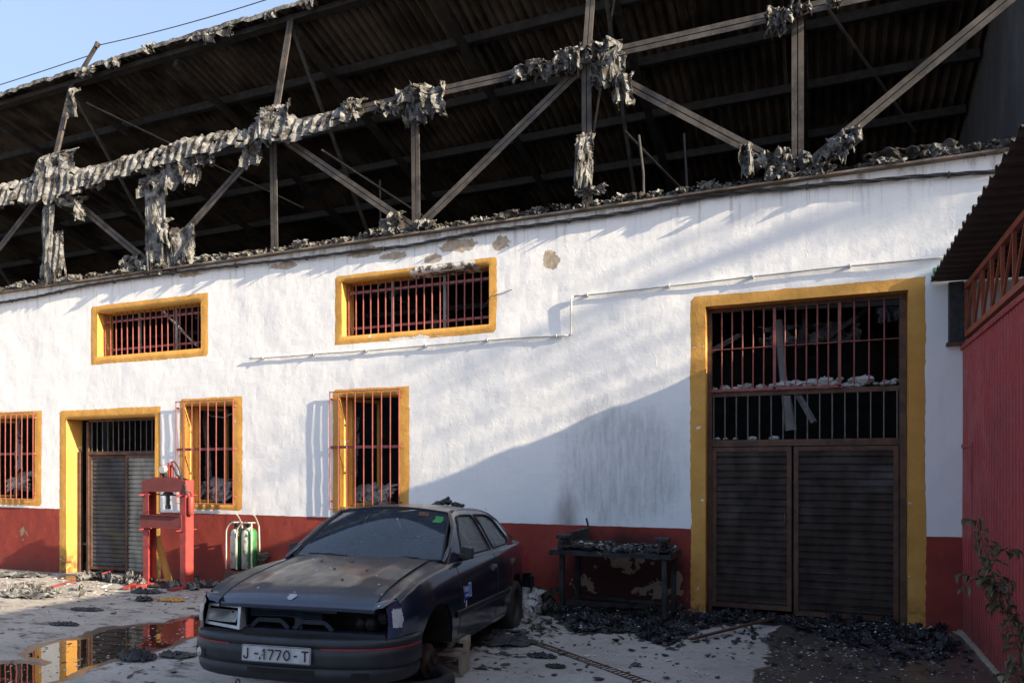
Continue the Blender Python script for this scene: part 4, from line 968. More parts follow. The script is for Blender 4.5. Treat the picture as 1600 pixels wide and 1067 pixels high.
def holes_mesh(m, outer, holes, fn, mi=0):
    bm = bmesh.new(); es = []
    for lp in [outer]+holes:
        pts = []
        for i, p in enumerate(lp):
            q = lp[(i+1) % len(lp)]; n_ = max(1, int(math.hypot(q[0]-p[0], q[1]-p[1])/.10))
            for k in range(n_): pts.append((p[0]+(q[0]-p[0])*k/n_, p[1]+(q[1]-p[1])*k/n_))
        vs = [bm.verts.new((p[0], 0, p[1])) for p in pts]
        for i in range(len(vs)): es.append(bm.edges.new((vs[i], vs[(i+1) % len(vs)])))
    bmesh.ops.triangle_fill(bm, edges=es, use_beauty=True, normal=(0, 1, 0)); bm.verts.index_update()
    m.add([fn(v.co.x, v.co.z) for v in bm.verts], [tuple(v.index for v in f.verts) for f in bm.faces], mi); bm.free()
m = MB()
for sg in (1, -1):
    holes_mesh(m, out, [wf, wr], lambda x, z: (x, sg*gy(x, z), z))
# roof skin between the two rails
rail = [(-1.06, 1.325), (-1.25, 1.35), (-1.55, 1.358), (-1.9, 1.352), (-2.15, 1.335), (-2.32, 1.305)]
rxs = frange(-1.06, -2.32, .09) if False else [-1.06-(1.26)*k/14 for k in range(15)]
def PR(x, t):
    zr = float(I(-x, [-p[0] for p in rail], [p[1] for p in rail])); yr = gy(x, zr)
    bow = .055*(1-t*t) if x < -1.2 and x > -2.2 else .055*(1-t*t)
    xo = (.06*(1-t*t) if x == rxs[0] else (-.05*(1-t*t) if x == rxs[-1] else .06*(1-t*t)*(1-(-1.06-x)/1.26)-.05*(1-t*t)*((-1.06-x)/1.26)))
    return (x+xo, t*yr, zr+bow*.85)
m.grid(PR, rxs, frange(-1, 1, .1))
# pillars round the screens
for sg in (1, -1):
    m.tube([(x, sg*(gy(x, z)-.006), z-.004) for x, z in ((-.42, .93), (-.62, 1.04), (-.85, 1.185), (-1.06, 1.325))], .020, 8)
    m.tube([(x, sg*(gy(x, z)-.008), z-.004) for x, z in ((-1.06, 1.325), (-1.25, 1.35), (-1.55, 1.358), (-1.9, 1.352), (-2.15, 1.335), (-2.32, 1.305), (-2.50, 1.235), (-2.70, 1.13), (-2.97, .99))], .017, 8)
m.build('cabin_shell', M['paint'], car, smooth=True, local=True)
# glass
def scr(name, x0, z0, y0, x1, z1, y1, b0, b1, mat, seal=True, d=0):
    m = MB()
    def P(t, k):
        y = t*(y0+(y1-y0)*k); x = x0+(x1-x0)*k+(b0+(b1-b0)*k)*(1-t*t); z = z0+(z1-z0)*k+.02*math.sin(math.pi*k)*(1-.0*t)+(.05*(1-t*t)*k); return (x, y, z-d)
    m.grid(P, frange(-1, 1, .1), frange(0, 1, .125)); g_ = m.build(name, mat, car, smooth=True, local=True)
    m = MB(); loop = [P(t, 0) for t in frange(-1, 1, .1)]+[P(1, k) for k in frange(0, 1, .125)]+[P(t, 1) for t in frange(1, -1, -.1) or []]
    loop = [P(-1+2*k/20, 0) for k in range(21)]+[P(1, k/8) for k in range(1, 9)]+[P(1-2*k/20, 1) for k in range(1, 21)]+[P(-1, 1-k/8) for k in range(1, 9)]
    m.tube([(a, b, c+.004) for a, b, c in loop], .011, 6, cap=False); m.build('seal', M['black rubber'], g_, smooth=True, local=True)
    return g_
scr('windscreen', -.47, .935, .685, -1.065, 1.315, .545, .10, .065, M['windscreen'])
scr('rear_window', -2.93, .995, .64, -2.37, 1.285, .53, -.06, -.05, M['side glass'])
for sg in (1, -1):
    for lp, nm in ((wf, 'door_window'), (wr, 'door_window')):
        m = MB(); holes_mesh(m, lp, [], lambda x, z: (x, sg*(gy(x, z)-.010), z)); g_ = m.build(nm, M['side glass'], car, local=True)
        m = MB(); pts = []
        for i, p in enumerate(lp):
            q = lp[(i+1) % len(lp)]
            for k in range(5): a = (p[0]+(q[0]-p[0])*k/5, p[1]+(q[1]-p[1])*k/5); pts.append((a[0], sg*(gy(*a)+.001), a[1]))
        pts.append(pts[0]); m.tube(pts, .010, 6, cap=False); m.build('seal', M['black rubber'], g_, local=True, smooth=True)
# shut lines as fine dark beads let into the skin
def seam(pts, nm='shut_line', r=.0032):
    m = MB(); m.tube(pts, r, 5); m.build(nm, M['black rubber'], car, local=True)
sk = lambda x, z, sg=1, d=.0: (x, sg*(side(x, z)+d), z)
for sg in (1, -1):
    for lp in ([(-.52, .90), (-.53, .7), (-.52, .5), (-.50, .29)], [(-1.73, .925), (-1.72, .7), (-1.70, .5), (-1.70, .29)], [(-2.56, .945), (-2.50, .85), (-2.36, .66), (-2.28, .56), (-2.22, .5), (-2.20, .30)]):
        seam([sk(x, z, sg) for i in range(len(lp)-1) for k in range(6) for x, z in [(lp[i][0]+(lp[i+1][0]-lp[i][0])*k/6, lp[i][1]+(lp[i+1][1]-lp[i][1])*k/6)]])
    seam([sk(x, .29, sg) for x in frange(-2.2, -.5, .1)])
    seam([(PB(x, 1)[0], sg*.603, PB(x, 1)[2]+.001) for x in bx_], r=.0045)
    # side moulding
    m = MB(); x0_, x1_ = -.40, -2.23
    m.grid(lambda x, k: (x, sg*(side(x, .50)+(.004, .012, .012, .004)[int(k)]), (.535, .528, .487, .480)[int(k)]), frange(x0_, x1_, -.08) if False else [x0_-(x0_-x1_)*k/22 for k in range(23)], [0, 1, 2, 3]); m.grid(lambda x, k: (x, sg*(side(x, .50)+.0135), (.532, .5285)[int(k)]), [x0_-(x0_-x1_)*k/22 for k in range(23)], [0, 1], mi=1); m.grid(lambda x, k: (x, sg*(side(x, .49)+.0135), (.488, .4845)[int(k)]), [x0_-(x0_-x1_)*k/22 for k in range(23)], [0, 1], mi=1)
    m.build('side_moulding', [M['black plastic'], M['grey bars']], car, local=True)
    for xh in (-1.60, -2.42):
        m = MB(); m.grid(lambda x, k: (x, sg*(side(x, .80)+(.001, .016, .016, .001)[int(k)]), (.825, .815, .790, .780)[int(k)]), [xh-.07, xh-.06, xh+.06, xh+.07], [0, 1, 2, 3]); m.box((xh+.035, sg*side(xh, .8)-.002 if sg > 0 else -side(xh, .8)-.018, .772), (xh+.072, sg*side(xh, .8)+.018 if sg > 0 else -side(xh, .8)+.002, .832)); m.build('door_handle', M['grey bars'], car, local=True)
    # mirror
    m = MB(); yb = sg*(gy(-.74, .98)); m.bar((-.70, yb, .965), (-.72, yb+sg*.05, .965), .05, .04); 
    vs = []
    for k in range(9):
        a = 2*math.pi*k/8
    m.add([(-.70, yb+sg*.03, .93), (-.70, yb+sg*.125, .94), (-.70, yb+sg*.125, 1.03), (-.70, yb+sg*.03, 1.045), (-.79, yb+sg*.035, .925), (-.79, yb+sg*.115, .935), (-.79, yb+sg*.115, 1.035), (-.79, yb+sg*.035, 1.045), (-.745, yb+sg*.03, 1.05), (-.745, yb+sg*.13, 1.035)], [(0,1,2,3),(4,7,6,5),(0,4,5,1),(2,6,7,3),(1,5,6,2),(0,3,7,4)]); m.build('mirror', M['black plastic'], car, local=True, bevel=.008)
# door sticker (left door)
def sticker(u0, u1, v0, v1, mat, d=.003, sk_=.0): 
    m = MB(); m.grid(lambda u, v: (-.60-u, side(-.60-u, .70+v)+d, .70+v+sk_*u), [u0, (u0+u1)/2, u1], [v0, v1]); return m
mm = MB()
for (a, b, c, d_, mi, e) in ((0, .135, -.055, .055, 1, .003), (.137, .215, -.045, .068, 2, .003), (.0, .012, -.085, .06, 0, .004), (.03, .13, .004, .014, 0, .0045), (.035, .13, -.035, -.020, 0, .0045), (.14, .215, .060, .070, 0, .0045), (.205, .215, -.045, .068, 0, .0045), (.14, .215, -.050, -.040, 0, .0045), (.045, .075, -.125, -.070, 0, .0045)):
    mm.grid(lambda u, v: (-.585-u, side(-.585-u, .665+v)+e, .665+v), [a, (a+b)/2, b], [c, d_], mi=mi)
tx = bpy.data.curves.new('t', 'FONT')
def text_to(mb, s, size, place, mi=0, extr=.0, spacing=1.0, align='LEFT', sx=1.0, rotk=0.0):
    c = bpy.data.curves.new('t', 'FONT'); c.body = s; c.size = size; c.space_character = spacing; c.align_x = align; c.resolution_u = 3; c.offset = .0018*size/.112
    o = bpy.data.objects.new('t', c); COL.objects.link(o); bpy.context.view_layer.update(); me_ = bpy.data.meshes.new_from_object(o)
    mb.add([place(v.co.x*sx, v.co.y) for v in me_.vertices], [tuple(p.vertices) for p in me_.polygons], mi)
    bpy.data.objects.remove(o); bpy.data.curves.remove(c); bpy.data.meshes.remove(me_)
for k in range(6):   # row of small pale letter-like marks, illegible in the photo too
    u_ = .026+k*.018; mm.grid(lambda u, v: (-.585-u, side(-.585-u, .665+v)+.0045, .665+v), [u_, u_+.006, u_+.012], [.018, .040 if k % 2 else .043], mi=0)
mm.build('door_sticker', [M['sticker white'], M['sticker blue'], M['sticker light blue']], car, local=True)
# primer patch at the left front corner
m = MB(); ol = []
for k in range(30):
    a = 2*math.pi*k/30; ca_, sa_ = math.cos(a), math.sin(a); rr_ = (1/max(abs(ca_), abs(sa_)*.92))**.8*(.95+.12*N3(k*.9, 1, 1))-(.22*(k % 2) if 0 < a < 2.6 else 0)-(.25 if 3.4 < a < 4.6 else 0)*0; ol.append((rr_*ca_*.95-(.25 if sa_ < -.5 and ca_ > 0 else 0), rr_*sa_))
def PP(u, v):
    z = .635+.066*v; t = .40-.42*u
    return (.60+.10*math.sin(t*1.3)+.003, side(.6, z)-.10*(1-math.cos(t*1.3))+.003, z)
m.add([PP(0, 0)]+[PP(a, b) for a, b in ol]+[PP(a*.5, b*.5) for a, b in ol], [(0, 31+(k), 31+(k+1) % 30) for k in range(30)]+[(1+k, 1+(k+1) % 30, 31+(k+1) % 30, 31+k) for k in range(30)])
m.build('primer_patch', M['primer patch'], car, local=True)
# front bumper swept round the nose
plan = [(.39, .835), (.47, .842), (.56, .835), (.64, .805), (.70, .755), (.755, .68), (.80, .56), (.83, .40), (.845, .2), (.85, 0)]
plan = plan+[(x, -y) for x, y in plan[-2::-1]]
pp = [Vector((x, y, 0)) for x, y in plan]; pr_ = smoothp(resample(pp, .05), 2); nrm_ = []
for i in range(len(pr_)):
    d = (pr_[min(i+1, len(pr_)-1)]-pr_[max(i-1, 0)]).normalized(); nrm_.append(Vector((-d.y, d.x, 0)) if True else None)
if nrm_[len(nrm_)//2].x < 0: nrm_ = [-n_ for n_ in nrm_]
bprof = [(-.12, .482), (-.03, .490), (-.006, .486), (.008, .472), (.010, .440), (.004, .434), (.004, .422), (.012, .416), (.014, .38), (.012, .33), (.008, .308), (-.008, .300), (-.012, .290), (.0, .280), (-.006, .235), (-.025, .200), (-.05, .190)]
m = MB(); m.grid(lambda i, k: tuple(pr_[int(i)]+nrm_[int(i)]*bprof[int(k)][0]+Vector((0, 0, bprof[int(k)][1]+.012*(abs(pr_[int(i)].y)/.84)**2))), list(range(len(pr_))), list(range(len(bprof))))
bump = m.build('front_bumper', M['bumper plastic'], car, smooth=True, local=True)
def bp_(i, off, z): return tuple(pr_[i]+nrm_[i]*off+Vector((0, 0, z+.012*(abs(pr_[i].y)/.84)**2)))
def bstrip(y0, y1, za, zb_, off, mat, nm):
    idx = [i for i in range(len(pr_)) if y0 <= pr_[i].y <= y1]; m = MB(); m.grid(lambda i, z: bp_(int(i), off, z), idx, [za, zb_]); return m.build(nm, mat, bump, local=True, solid=.002)
bstrip(.27, .84, .423, .433, .0065, M['stripe red'], 'red_stripe'); bstrip(-.84, -.40, .423, .433, .0065, M['stripe red'], 'red_stripe')
bstrip(.50, .66, .225, .275, .004, M['interior black'], 'air_slot'); bstrip(-.30, .30, .250, .285, .004, M['interior black'], 'air_slot')
bstrip(-.80, -.60, .30, .365, .016, M['interior black'], 'fog_lamp_hole')
m = MB(); i_ = [i for i in range(len(pr_)) if pr_[i].y <= -.66][0]; m.lathe([(0, .02), (.025, .014), (.035, 0)], Vector(bp_(i_, .010, .335)), 10, axis='X'); m.build('broken_fog_lamp', M['lamp grey'], bump, local=True)
m = MB(); p0 = bp_([i for i in range(len(pr_)) if pr_[i].y <= -.32][0], -.03, .18); m.lathe([(.016+.005*math.cos(a), .005*math.sin(a)) for a in [k*math.pi/4 for k in range(9)]], Vector(p0)+Vector((0, 0, -.018)), 14, axis='X'); m.build('tow_eye', M['rust brown'], bump, local=True)
# licence plate
m = MB(); xp = .889; PW, PH, PZ, PY = .52, .112, .385, -.015
def PL(u, v, d=0.0): return (xp+d-.010*(abs(u)/.26)**2, PY+u, PZ+v)
rc = []
for (cxx_, czz_, a0_) in ((PW/2-.012, PH/2-.012, 0), (-PW/2+.012, PH/2-.012, 90), (-PW/2+.012, -PH/2+.012, 180), (PW/2-.012, -PH/2+.012, 270)):
    for k in range(4): a = R(a0_+k*30); rc.append((cxx_+.012*math.cos(a), czz_+.012*math.sin(a)))
m.prism([PL(*p) for p in rc], (-.006, 0, 0)); 
rim = [PL(p[0]*.985, p[1]*.93, .0016) for p in rc]; m.tube(rim+[rim[0]], .0016, 5, mi=1, cap=False)
def stroke(pts, w_=.0105):
    for (a_, b_) in zip(pts[:-1], pts[1:]):
        p = Vector(a_); q = Vector(b_); d = (q-p).normalized(); n_ = Vector((-d.y, d.x))*w_/2; e = d*w_*.18
        m.add([PL(*(p+n_-e), .0024), PL(*(p-n_-e), .0024), PL(*(q-n_+e), .0024), PL(*(q+n_+e), .0024)], [(0, 1, 2, 3)], 1)
hh_ = .034; U0 = -.262
def arc(cx, cz, rx_, rz_, a0, a1, n=8): return [(cx+rx_*math.cos(R(a0+(a1-a0)*k/n)), cz+rz_*math.sin(R(a0+(a1-a0)*k/n))) for k in range(n+1)]
u = U0+.052; stroke([(u, hh_), (u, -hh_+.014)]+arc(u-.015, -hh_+.014, .015, .014, 0, -180, 7))
stroke([(U0+.106, 0), (U0+.133, 0)])
u = U0+.182; stroke([(u, -hh_-.002), (u, hh_)]); stroke([(u, hh_), (u-.014, hh_-.016)], .009)
for u in (U0+.208, U0+.265): stroke([(u, hh_-.004), (u+.043, hh_-.004), (u+.036, hh_-.022), (u+.016, -hh_)])
stroke(arc(U0+.350, 0, .021, hh_-.004, 0, 360, 16))
stroke([(U0+.402, -.002), (U0+.424, -.002)])
u = U0+.482; stroke([(u-.024, hh_-.004), (u+.024, hh_-.004)]); stroke([(u, hh_-.004), (u, -hh_)])
for q_ in (((.140, -.030), (.150, -.012), (.156, -.030), (.148, -.040)), ((.160, -.004), (.168, .004), (.170, -.012), (.163, -.014)), ((.446, -.036), (.452, -.032), (.450, -.042))): m.poly([PL(U0+a_, b_, .0026) for a_, b_ in q_], 1)
m.build('licence_plate', [M['plate white'], M['plate black']], bump, local=True, fix=False)
# right headlamp housing, corner lamp, dark engine bay behind the nose
m = MB(); ya, yb2, za, zb3 = -.735, -.40, .515, .672
xf = lambda y: .745-.11*(abs(y)/.74)**2+.03
def HL(y, z, d=0): return (xf(y)-.03*(z-za)/.13+d, y, z)
fr = [(ya+.012, za+.012), (yb2+.012, za-.005), (yb2-.005, zb3), (ya+.02, zb3-.004)]; fi = [(ya+.035, za+.030), (yb2-.012, za+.018), (yb2-.03, zb3-.016), (ya+.04, zb3-.020)]
m.add([HL(*p) for p in fr]+[HL(*p) for p in fi], [(i, (i+1) % 4, 4+(i+1) % 4, 4+i) for i in range(4)])
m.add([HL(*p) for p in fr]+[HL(*p, -.14) for p in fr], [(i, 4+i, 4+(i+1) % 4, (i+1) % 4) for i in range(4)])
hl = m.build('headlamp_housing', M['lamp grey'], car, local=True)
m = MB(); ci = Vector(HL((ya+yb2)/2, (za+zb3)/2+.01, -.09))
for k0, k1 in ((0, .35), (.35, .7), (.7, 1)):
    lo_ = []; hi_ = []
    for j in range(24):
        a = 2*math.pi*j/24; t = max(abs(math.cos(a)), abs(math.sin(a)*1.0)); yy_ = (ya+yb2)/2+.145*math.cos(a)/t**.8; zz_ = (za+zb3)/2+.002+.042*math.sin(a)/t**.8
        rim_ = Vector(HL(yy_, zz_, 0)); 
        for kk, lst in ((k0, lo_), (k1, hi_)): q = rim_.lerp(ci, kk); q.x = rim_.x-.09*math.sin(kk*math.pi/2); lst.append(q)
    m.add(lo_+hi_, [(j, (j+1) % 24, 24+(j+1) % 24, 24+j) for j in range(24)])
m.build('reflector', M['lamp bowl'], hl, local=True, smooth=True)
m = MB(); m.lathe([(.0, .012), (.020, .012), (.024, 0)], Vector(HL(-.50, .625, -.06)), 14, axis='X'); m.lathe([(.0, .01), (.010, .008), (.012, 0)], Vector(HL(-.68, .64, -.05)), 10, axis='X'); m.build('bulb_socket', M['interior black'], hl, local=True)
m = MB(); m.grid(lambda t, z: (.60+.10*math.sin(t*1.3)+.004, -(side(.6, z)-.10*(1-math.cos(t*1.3))+.004), z), [.1, .4, .7, 1], [.55, .61, .675]); m.build('corner_lamp', M['lamp grey'], car, local=True, solid=.004)
m = MB(); m.box((.30, -.72, .26), (.34, .72, .70), 0); m.box((.30, -.74, .50), (.62, -.725, .68), 0); m.box((.30, .725, .50), (.60, .74, .68), 0); m.box((.34, -.72, .40), (.72, .72, .50), 0); m.build('engine_bay', M['interior black'], car, local=True)
m = MB(); xq = .60
m.box((xq+.02, -.42, .480), (xq+.10, .70, .520)); m.box((xq-.02, -.42, .635), (xq+.03, .30, .66))
for c_ in (-.20, .14):
    a_ = [(c_-.15, .522), (c_-.09, .575), (c_+.09, .575), (c_+.15, .522)]
    for p, q in zip(a_[:-1], a_[1:]): m.bar((xq+.06, p[0], p[1]), (xq+.06, q[0], q[1]), .03, .014, up=(1, 0, 0))
m.box((xq, .02-.03, .52), (xq+.05, .02+.03, .64)); m.box((xq, -.40, .53), (xq+.06, -.385, .66))
for zf in (.60, .615, .63): m.tube([(xq+.05, -.36, zf), (xq+.06, -.1, zf+.008), (xq+.05, .2, zf-.006)], .006, 6)
m.build('front_panel', M['blue steel'], car, local=True)
m = MB()
for (x, y, z, r_) in ((.52, .52, .56, .055), (.50, .60, .60, .05), (.47, .42, .55, .05)): m.lathe([(0, r_), (r_*.7, r_*.7), (r_, 0), (r_*.7, -r_*.7), (0, -r_)], (x, y, z), 10)
m.build('horn', M['dark steel'], car, local=True)
# wipers, interior
m = MB(); m.tube([(-.42, .50, .955), (-.455, .28, .968), (-.43, .02, .972)], .007, 6); m.tube([(-.38, -.1, .955), (-.40, -.30, .972), (-.43, -.52, .968)], .007, 6); m.build('wiper', M['black plastic'], car, local=True)
m = MB(); m.grid(lambda x, t: (x, t*.67, .86+.05*math.sin((x+.45)*-3)), [-.45, -.6, -.75, -.85], frange(-1, 1, .2)); m.box((-.86, -.67, .60), (-.83, .67, .87)); m.build('dashboard', M['black plastic'], car, local=True)
m = MB(); th = [2*math.pi*k/28 for k in range(29)]; cxw, cyw, czw = -1.0, .34, .92
m.tube([(cxw-.07*math.sin(a), cyw+.185*math.cos(a), czw+.165*math.sin(a)) for a in th], .012, 6, cap=False); m.bar((cxw, cyw-.18, czw), (cxw, cyw+.18, czw), .035, .02); m.build('steering_wheel', M['black plastic'], car, local=True)
for (x, y, nm) in ((-1.35, .36, 0), (-1.35, -.36, 0)):
    m = MB(); m.box((x-.08, y-.23, .50), (x+.40, y+.23, .62)); m.add([(x-.05, y-.23, .58), (x-.05, y+.23, .58), (x-.25, y+.21, 1.08), (x-.25, y-.21, 1.08), (x-.17, y-.23, .58), (x-.17, y+.23, .58), (x-.33, y+.20, 1.08), (x-.33, y-.20, 1.08)], [(0,1,2,3),(4,7,6,5),(0,3,7,4),(1,5,6,2),(3,2,6,7),(0,4,5,1)]); m.box((x-.34, y-.12, 1.10), (x-.25, y+.12, 1.23)); m.build('seat', M['seat cloth'], car, local=True, bevel=.03)
m = MB(); m.add([(-2.1, -.6, .6), (-2.1, .6, .6), (-2.4, .58, .96), (-2.4, -.58, .96), (-2.25, -.6, .6), (-2.25, .6, .6), (-2.5, .58, .96), (-2.5, -.58, .96)], [(0,1,2,3),(4,7,6,5),(0,3,7,4),(1,5,6,2),(3,2,6,7),(0,4,5,1)]); m.box((-2.1, -.6, .45), (-1.7, .6, .6)); m.box((-2.9, -.6, .96), (-2.5, .6, .98)); m.build('rear_seat', M['seat cloth'], car, local=True)
m = MB(); m.box((-1.02, -.12, 1.27), (-.98, .10, 1.33)); m.build('rear_view_mirror', M['black plastic'], car, local=True, bevel=.01)
m = MB(); m.box((-.56, .40, .93), (-.64, .52, .945)); m.grid(lambda x, y: (x, y, .921), [-.50, -.62], [.20, .62], mi=1); m.build('papers', [M['black plastic'], M['primer patch']], car, local=True)
def PW_(t, k, d=.006):
    x0, z0, y0, x1, z1, y1, b0, b1 = -.47, .935, .685, -1.065, 1.315, .545, .10, .065
    return (x0+(x1-x0)*k+(b0+(b1-b0)*k)*(1-t*t)+d*.55, t*(y0+(y1-y0)*k), z0+(z1-z0)*k+.02*math.sin(math.pi*k)+.05*(1-t*t)*k+d)
m = MB(); m.grid(lambda t, k: PW_(t, k), [.52, .60, .68], [.84, .89, .94], mi=0); m.grid(lambda t, k: PW_(t+.05*N3(k*9, t*9, 1), k), [.80, .86, .92], [.72, .80, .88], mi=1); m.build('screen_sticker', [M['rust brown'], M['cylinder green']], car, local=True)
# rear lamp, rear bumper
m = MB(); rb = [Vector(p) for p in ((-3.25, .835, 0), (-3.45, .825, 0), (-3.60, .77, 0), (-3.68, .62, 0), (-3.71, .3, 0), (-3.71, -.3, 0), (-3.68, -.62, 0), (-3.60, -.77, 0), (-3.45, -.825, 0), (-3.25, -.835, 0))]
m.grid(lambda i, k: (rb[int(i)].x-(.02, 0, 0, .0, .03)[int(k)]*-1, rb[int(i)].y*(.985, 1.0, 1.005, 1.0, .97)[int(k)], (.56, .545, .45, .32, .24)[int(k)]), list(range(10)), list(range(5))); m.build('rear_bumper', M['bumper plastic'], car, smooth=True, local=True, solid=.01)
for sg in (1, -1):
    m = MB(); m.grid(lambda x, z: (x, sg*(side(max(x, -3.6), z)+.006), z), [-3.45, -3.53, -3.60], [.62, .72, .82]); m.grid(lambda y, z: (-3.637, sg*y, z), [.72, .5], [.62, .82]); m.build('rear_lamp', M['stripe red'], car, local=True)
# wheels: rear ones stand on flat tyres, the front hubs are bare
def tyre(m, c, R_, r_, w_, axis='Y', mi=0):
    prof = [(r_, -w_*.38), (r_+.02, -w_*.5), (R_-.03, -w_*.52), (R_-.008, -w_*.42), (R_, -w_*.25), (R_, w_*.25), (R_-.008, w_*.42), (R_-.03, w_*.52), (r_+.02, w_*.5), (r_, w_*.38), (r_, -w_*.38)]
    m.lathe(prof, c, 40, axis, mi)
for sg in (1, -1):
    zc = .285
    m = MB(); tyre(m, (-2.60, sg*.735, zc), .285, .18, .18); wh = m.build('rear_wheel', M['black rubber'], car, smooth=True, local=True)
    m = MB(); m.lathe([(.182, sg*.07), (.175, sg*.045), (.15, sg*.03), (.10, sg*.055), (.05, sg*.06), (.0, sg*.065)], (-2.60, sg*.735, zc), 28, 'Y'); m.build('rim', M['dark steel'], wh, smooth=True, local=True)
    zc = .215
    m = MB(); m.lathe([(0, sg*.0), (.128, 0), (.128, sg*.022), (.085, sg*.022), (.075, sg*.05), (.03, sg*.052), (.028, sg*.075), (0, sg*.075)], (0, sg*.735, zc), 32, 'Y')
    for k in range(4): a = R(45+90*k); m.lathe([(0, sg*.075), (.008, sg*.075), (.008, sg*.05)], (.05*math.cos(a), sg*.735, zc+.05*math.sin(a)), 8, 'Y')
    m.tube([(0, sg*.66, zc), (-.02, sg*.35, zc+.05)], .03, 8); m.tube([(.02, sg*.62, zc+.05), (.0, sg*.56, .62)], .028, 8)
    m.lathe([(.135, -sg*.012), (.12, -sg*.018), (.02, -sg*.02)], (0, sg*.735, zc), 24, 'Y')
    m.build('front_hub', M['disc rust'], car, smooth=False, local=True)
# charred lump on the roof, blocks and tyre under the nose
def car_pt(x, y, z): return CM @ Vector((x, y, z))
q = car_pt(-2.15, .13, 1.40)
o = lumps('charred_lump', 'black charred scrap lying on the car roof', 'debris', 'char', [(q.x-.08, q.y, q.z, .05), (q.x+.02, q.y, q.z+.03, .05), (q.x+.11, q.y+.02, q.z-.005, .045), (q.x+.03, q.y, q.z+.07, .02), (q.x+.19, q.y, q.z-.01, .03)], 77, kind=None); del o
q = car_pt(-3.25, .62, 1.0)
o = lumps('charred_lump', 'charred grey scraps lying on the boot of the car', 'debris', 'fibre_dark', [(q.x-.16, q.y, q.z+.01, .045), (q.x-.08, q.y, q.z+.005, .05), (q.x-.12, q.y-.10, q.z, .04), (q.x-.22, q.y+.06, q.z, .045)], 79, kind=None)
def block(name, label, c, rz, sx=.40, sy=.20, sz=.19, nh=2, up='X'):
    """hollow block, holes running along its short axis"""
    m = MB(); T = Matrix.Translation(Vector(c)) @ Matrix.Rotation(rz, 4, 'Z'); t = .032; n = nh
    cell = (sx-t*(n+1))/n
    m.box((-sx/2, -sy/2, 0), (sx/2, sy/2, t), M=T); m.box((-sx/2, -sy/2, sz-t), (sx/2, sy/2, sz), M=T)
    for k in range(n+1): x = -sx/2+k*(cell+t); m.box((x, -sy/2+.001, t), (x+t, sy/2-.001, sz-t), M=T)
    return tag(m.build(name, M['block'], None, bevel=.004), label, 'block')
c = gp(690, 1047, 0)
block('concrete_block', 'pale hollow block on the ground propping the car, lower of two behind the front hub', (c[0]+.02, c[1]+.10, hg(*c)-.005), R(8), .30, .22, .20, 1)
block('concrete_block', 'pale hollow block laid flat on top of the lower block under the car sill', (c[0]+.03, c[1]+.12, hg(*c)+.197), R(16), .30, .20, .10, 2)
c = gp(652, 1077, 0); m = MB(); tyre(m, (c[0]+.0, c[1]+.0, hg(*c)+.075), .29, .19, .165, 'Z'); m.build
tag(m.build('discarded_tyre', M['black rubber'], None, smooth=True), 'black tyre lying flat on the ground under the bare front hub', 'tyre')
# ------------------------------------------------------------------ hydraulic shop press
PX0, PX1, PY0 = -9.50, -8.74, -.60; gzp = gz(-9.1)-.005
press = thing('shop_press', 'red steel workshop press with two uprights, standing on the yard beside the left doorway', 'press', ((PX0+PX1)/2, PY0, gzp), (0, 0, 0))
def upright(x, w_):
    m = MB(); m.box((x-w_/2, PY0-.07, gzp), (x-w_/2+.008, PY0+.07, 1.52)); m.box((x-w_/2+.008, PY0-.07, gzp), (x+w_/2, PY0-.062, 1.52)); m.box((x-w_/2+.008, PY0+.062, gzp), (x+w_/2, PY0+.07, 1.52)); return m
for x, fl in ((PX0, 1), (PX1, -1)):
    m = MB()
    a, b = (x-.055, x+.055)
    web = a if fl == 1 else b-.008
    m.box((a, PY0-.075, gzp), (b, PY0-.067, 1.52)); m.box((a, PY0+.067, gzp), (b, PY0+.075, 1.52)); m.box((web, PY0-.067, gzp), (web+.008, PY0+.067, 1.52))
    for k in range(7): m.lathe([(0, -.001), (.014, -.001), (.014, .0)], (x, PY0-.0755, .15+k*.15), 10, 'Y')
    m.build('upright', M['press red'], press)
    m = MB(); m.box((x-.07, PY0-.30, gzp), (x+.07, PY0+.30, gzp+.05)); m.build('foot', M['press red'], press)
m = MB()
for y in (PY0-.085, PY0+.077): m.add([(PX0-.07, y, 1.34), (PX1+.06, y, 1.34), (PX1+.06, y, 1.50), (PX1-.18, y, 1.56), (PX0+.18, y, 1.56), (PX0-.07, y, 1.50)]+[(PX0-.07, y+.009, 1.34), (PX1+.06, y+.009, 1.34), (PX1+.06, y+.009, 1.50), (PX1-.18, y+.009, 1.56), (PX0+.18, y+.009, 1.56), (PX0-.07, y+.009, 1.50)], [(0,1,2,3,4,5),(11,10,9,8,7,6)]+[(i,6+i,6+(i+1)%6,(i+1)%6) for i in range(6)])
m.build('top_beam', M['press dark red'], press)
m = MB()
for y in (PY0-.10, PY0+.085):
    m.box((PX0-.09, y, .80), (PX1+.0, y+.012, .99)); m.box((PX0-.09, y-.03, .985), (PX1+.0, y+.015, .993)); m.box((PX0-.09, y-.03, .797), (PX1+.0, y+.015, .805))
m.build('bed', M['press dark red'], press)
m = MB()
for x in (PX0, PX1): 
    for z in (.77, 1.29): m.tube([(x, PY0-.20, z), (x, PY0+.18, z)], .011, 8); m.bar((x-.10, PY0-.10, z+.01), (x+.10, PY0-.10, z+.01), .02, .012)
m.build('pin', M['press red'], press)
m = MB(); xm = (PX0+PX1)/2; m.lathe([(0, 1.58), (.05, 1.58), (.055, 1.33), (.075, 1.33), (.075, 1.30), (.028, 1.29), (.026, 1.14), (.038, 1.14), (.038, 1.08), (0, 1.08)], (xm, PY0, 0), 20); m.bar((xm-.13, PY0, 1.29), (xm+.13, PY0, 1.29), .05, .02); m.build('ram', M['dark steel'], press, smooth=False)
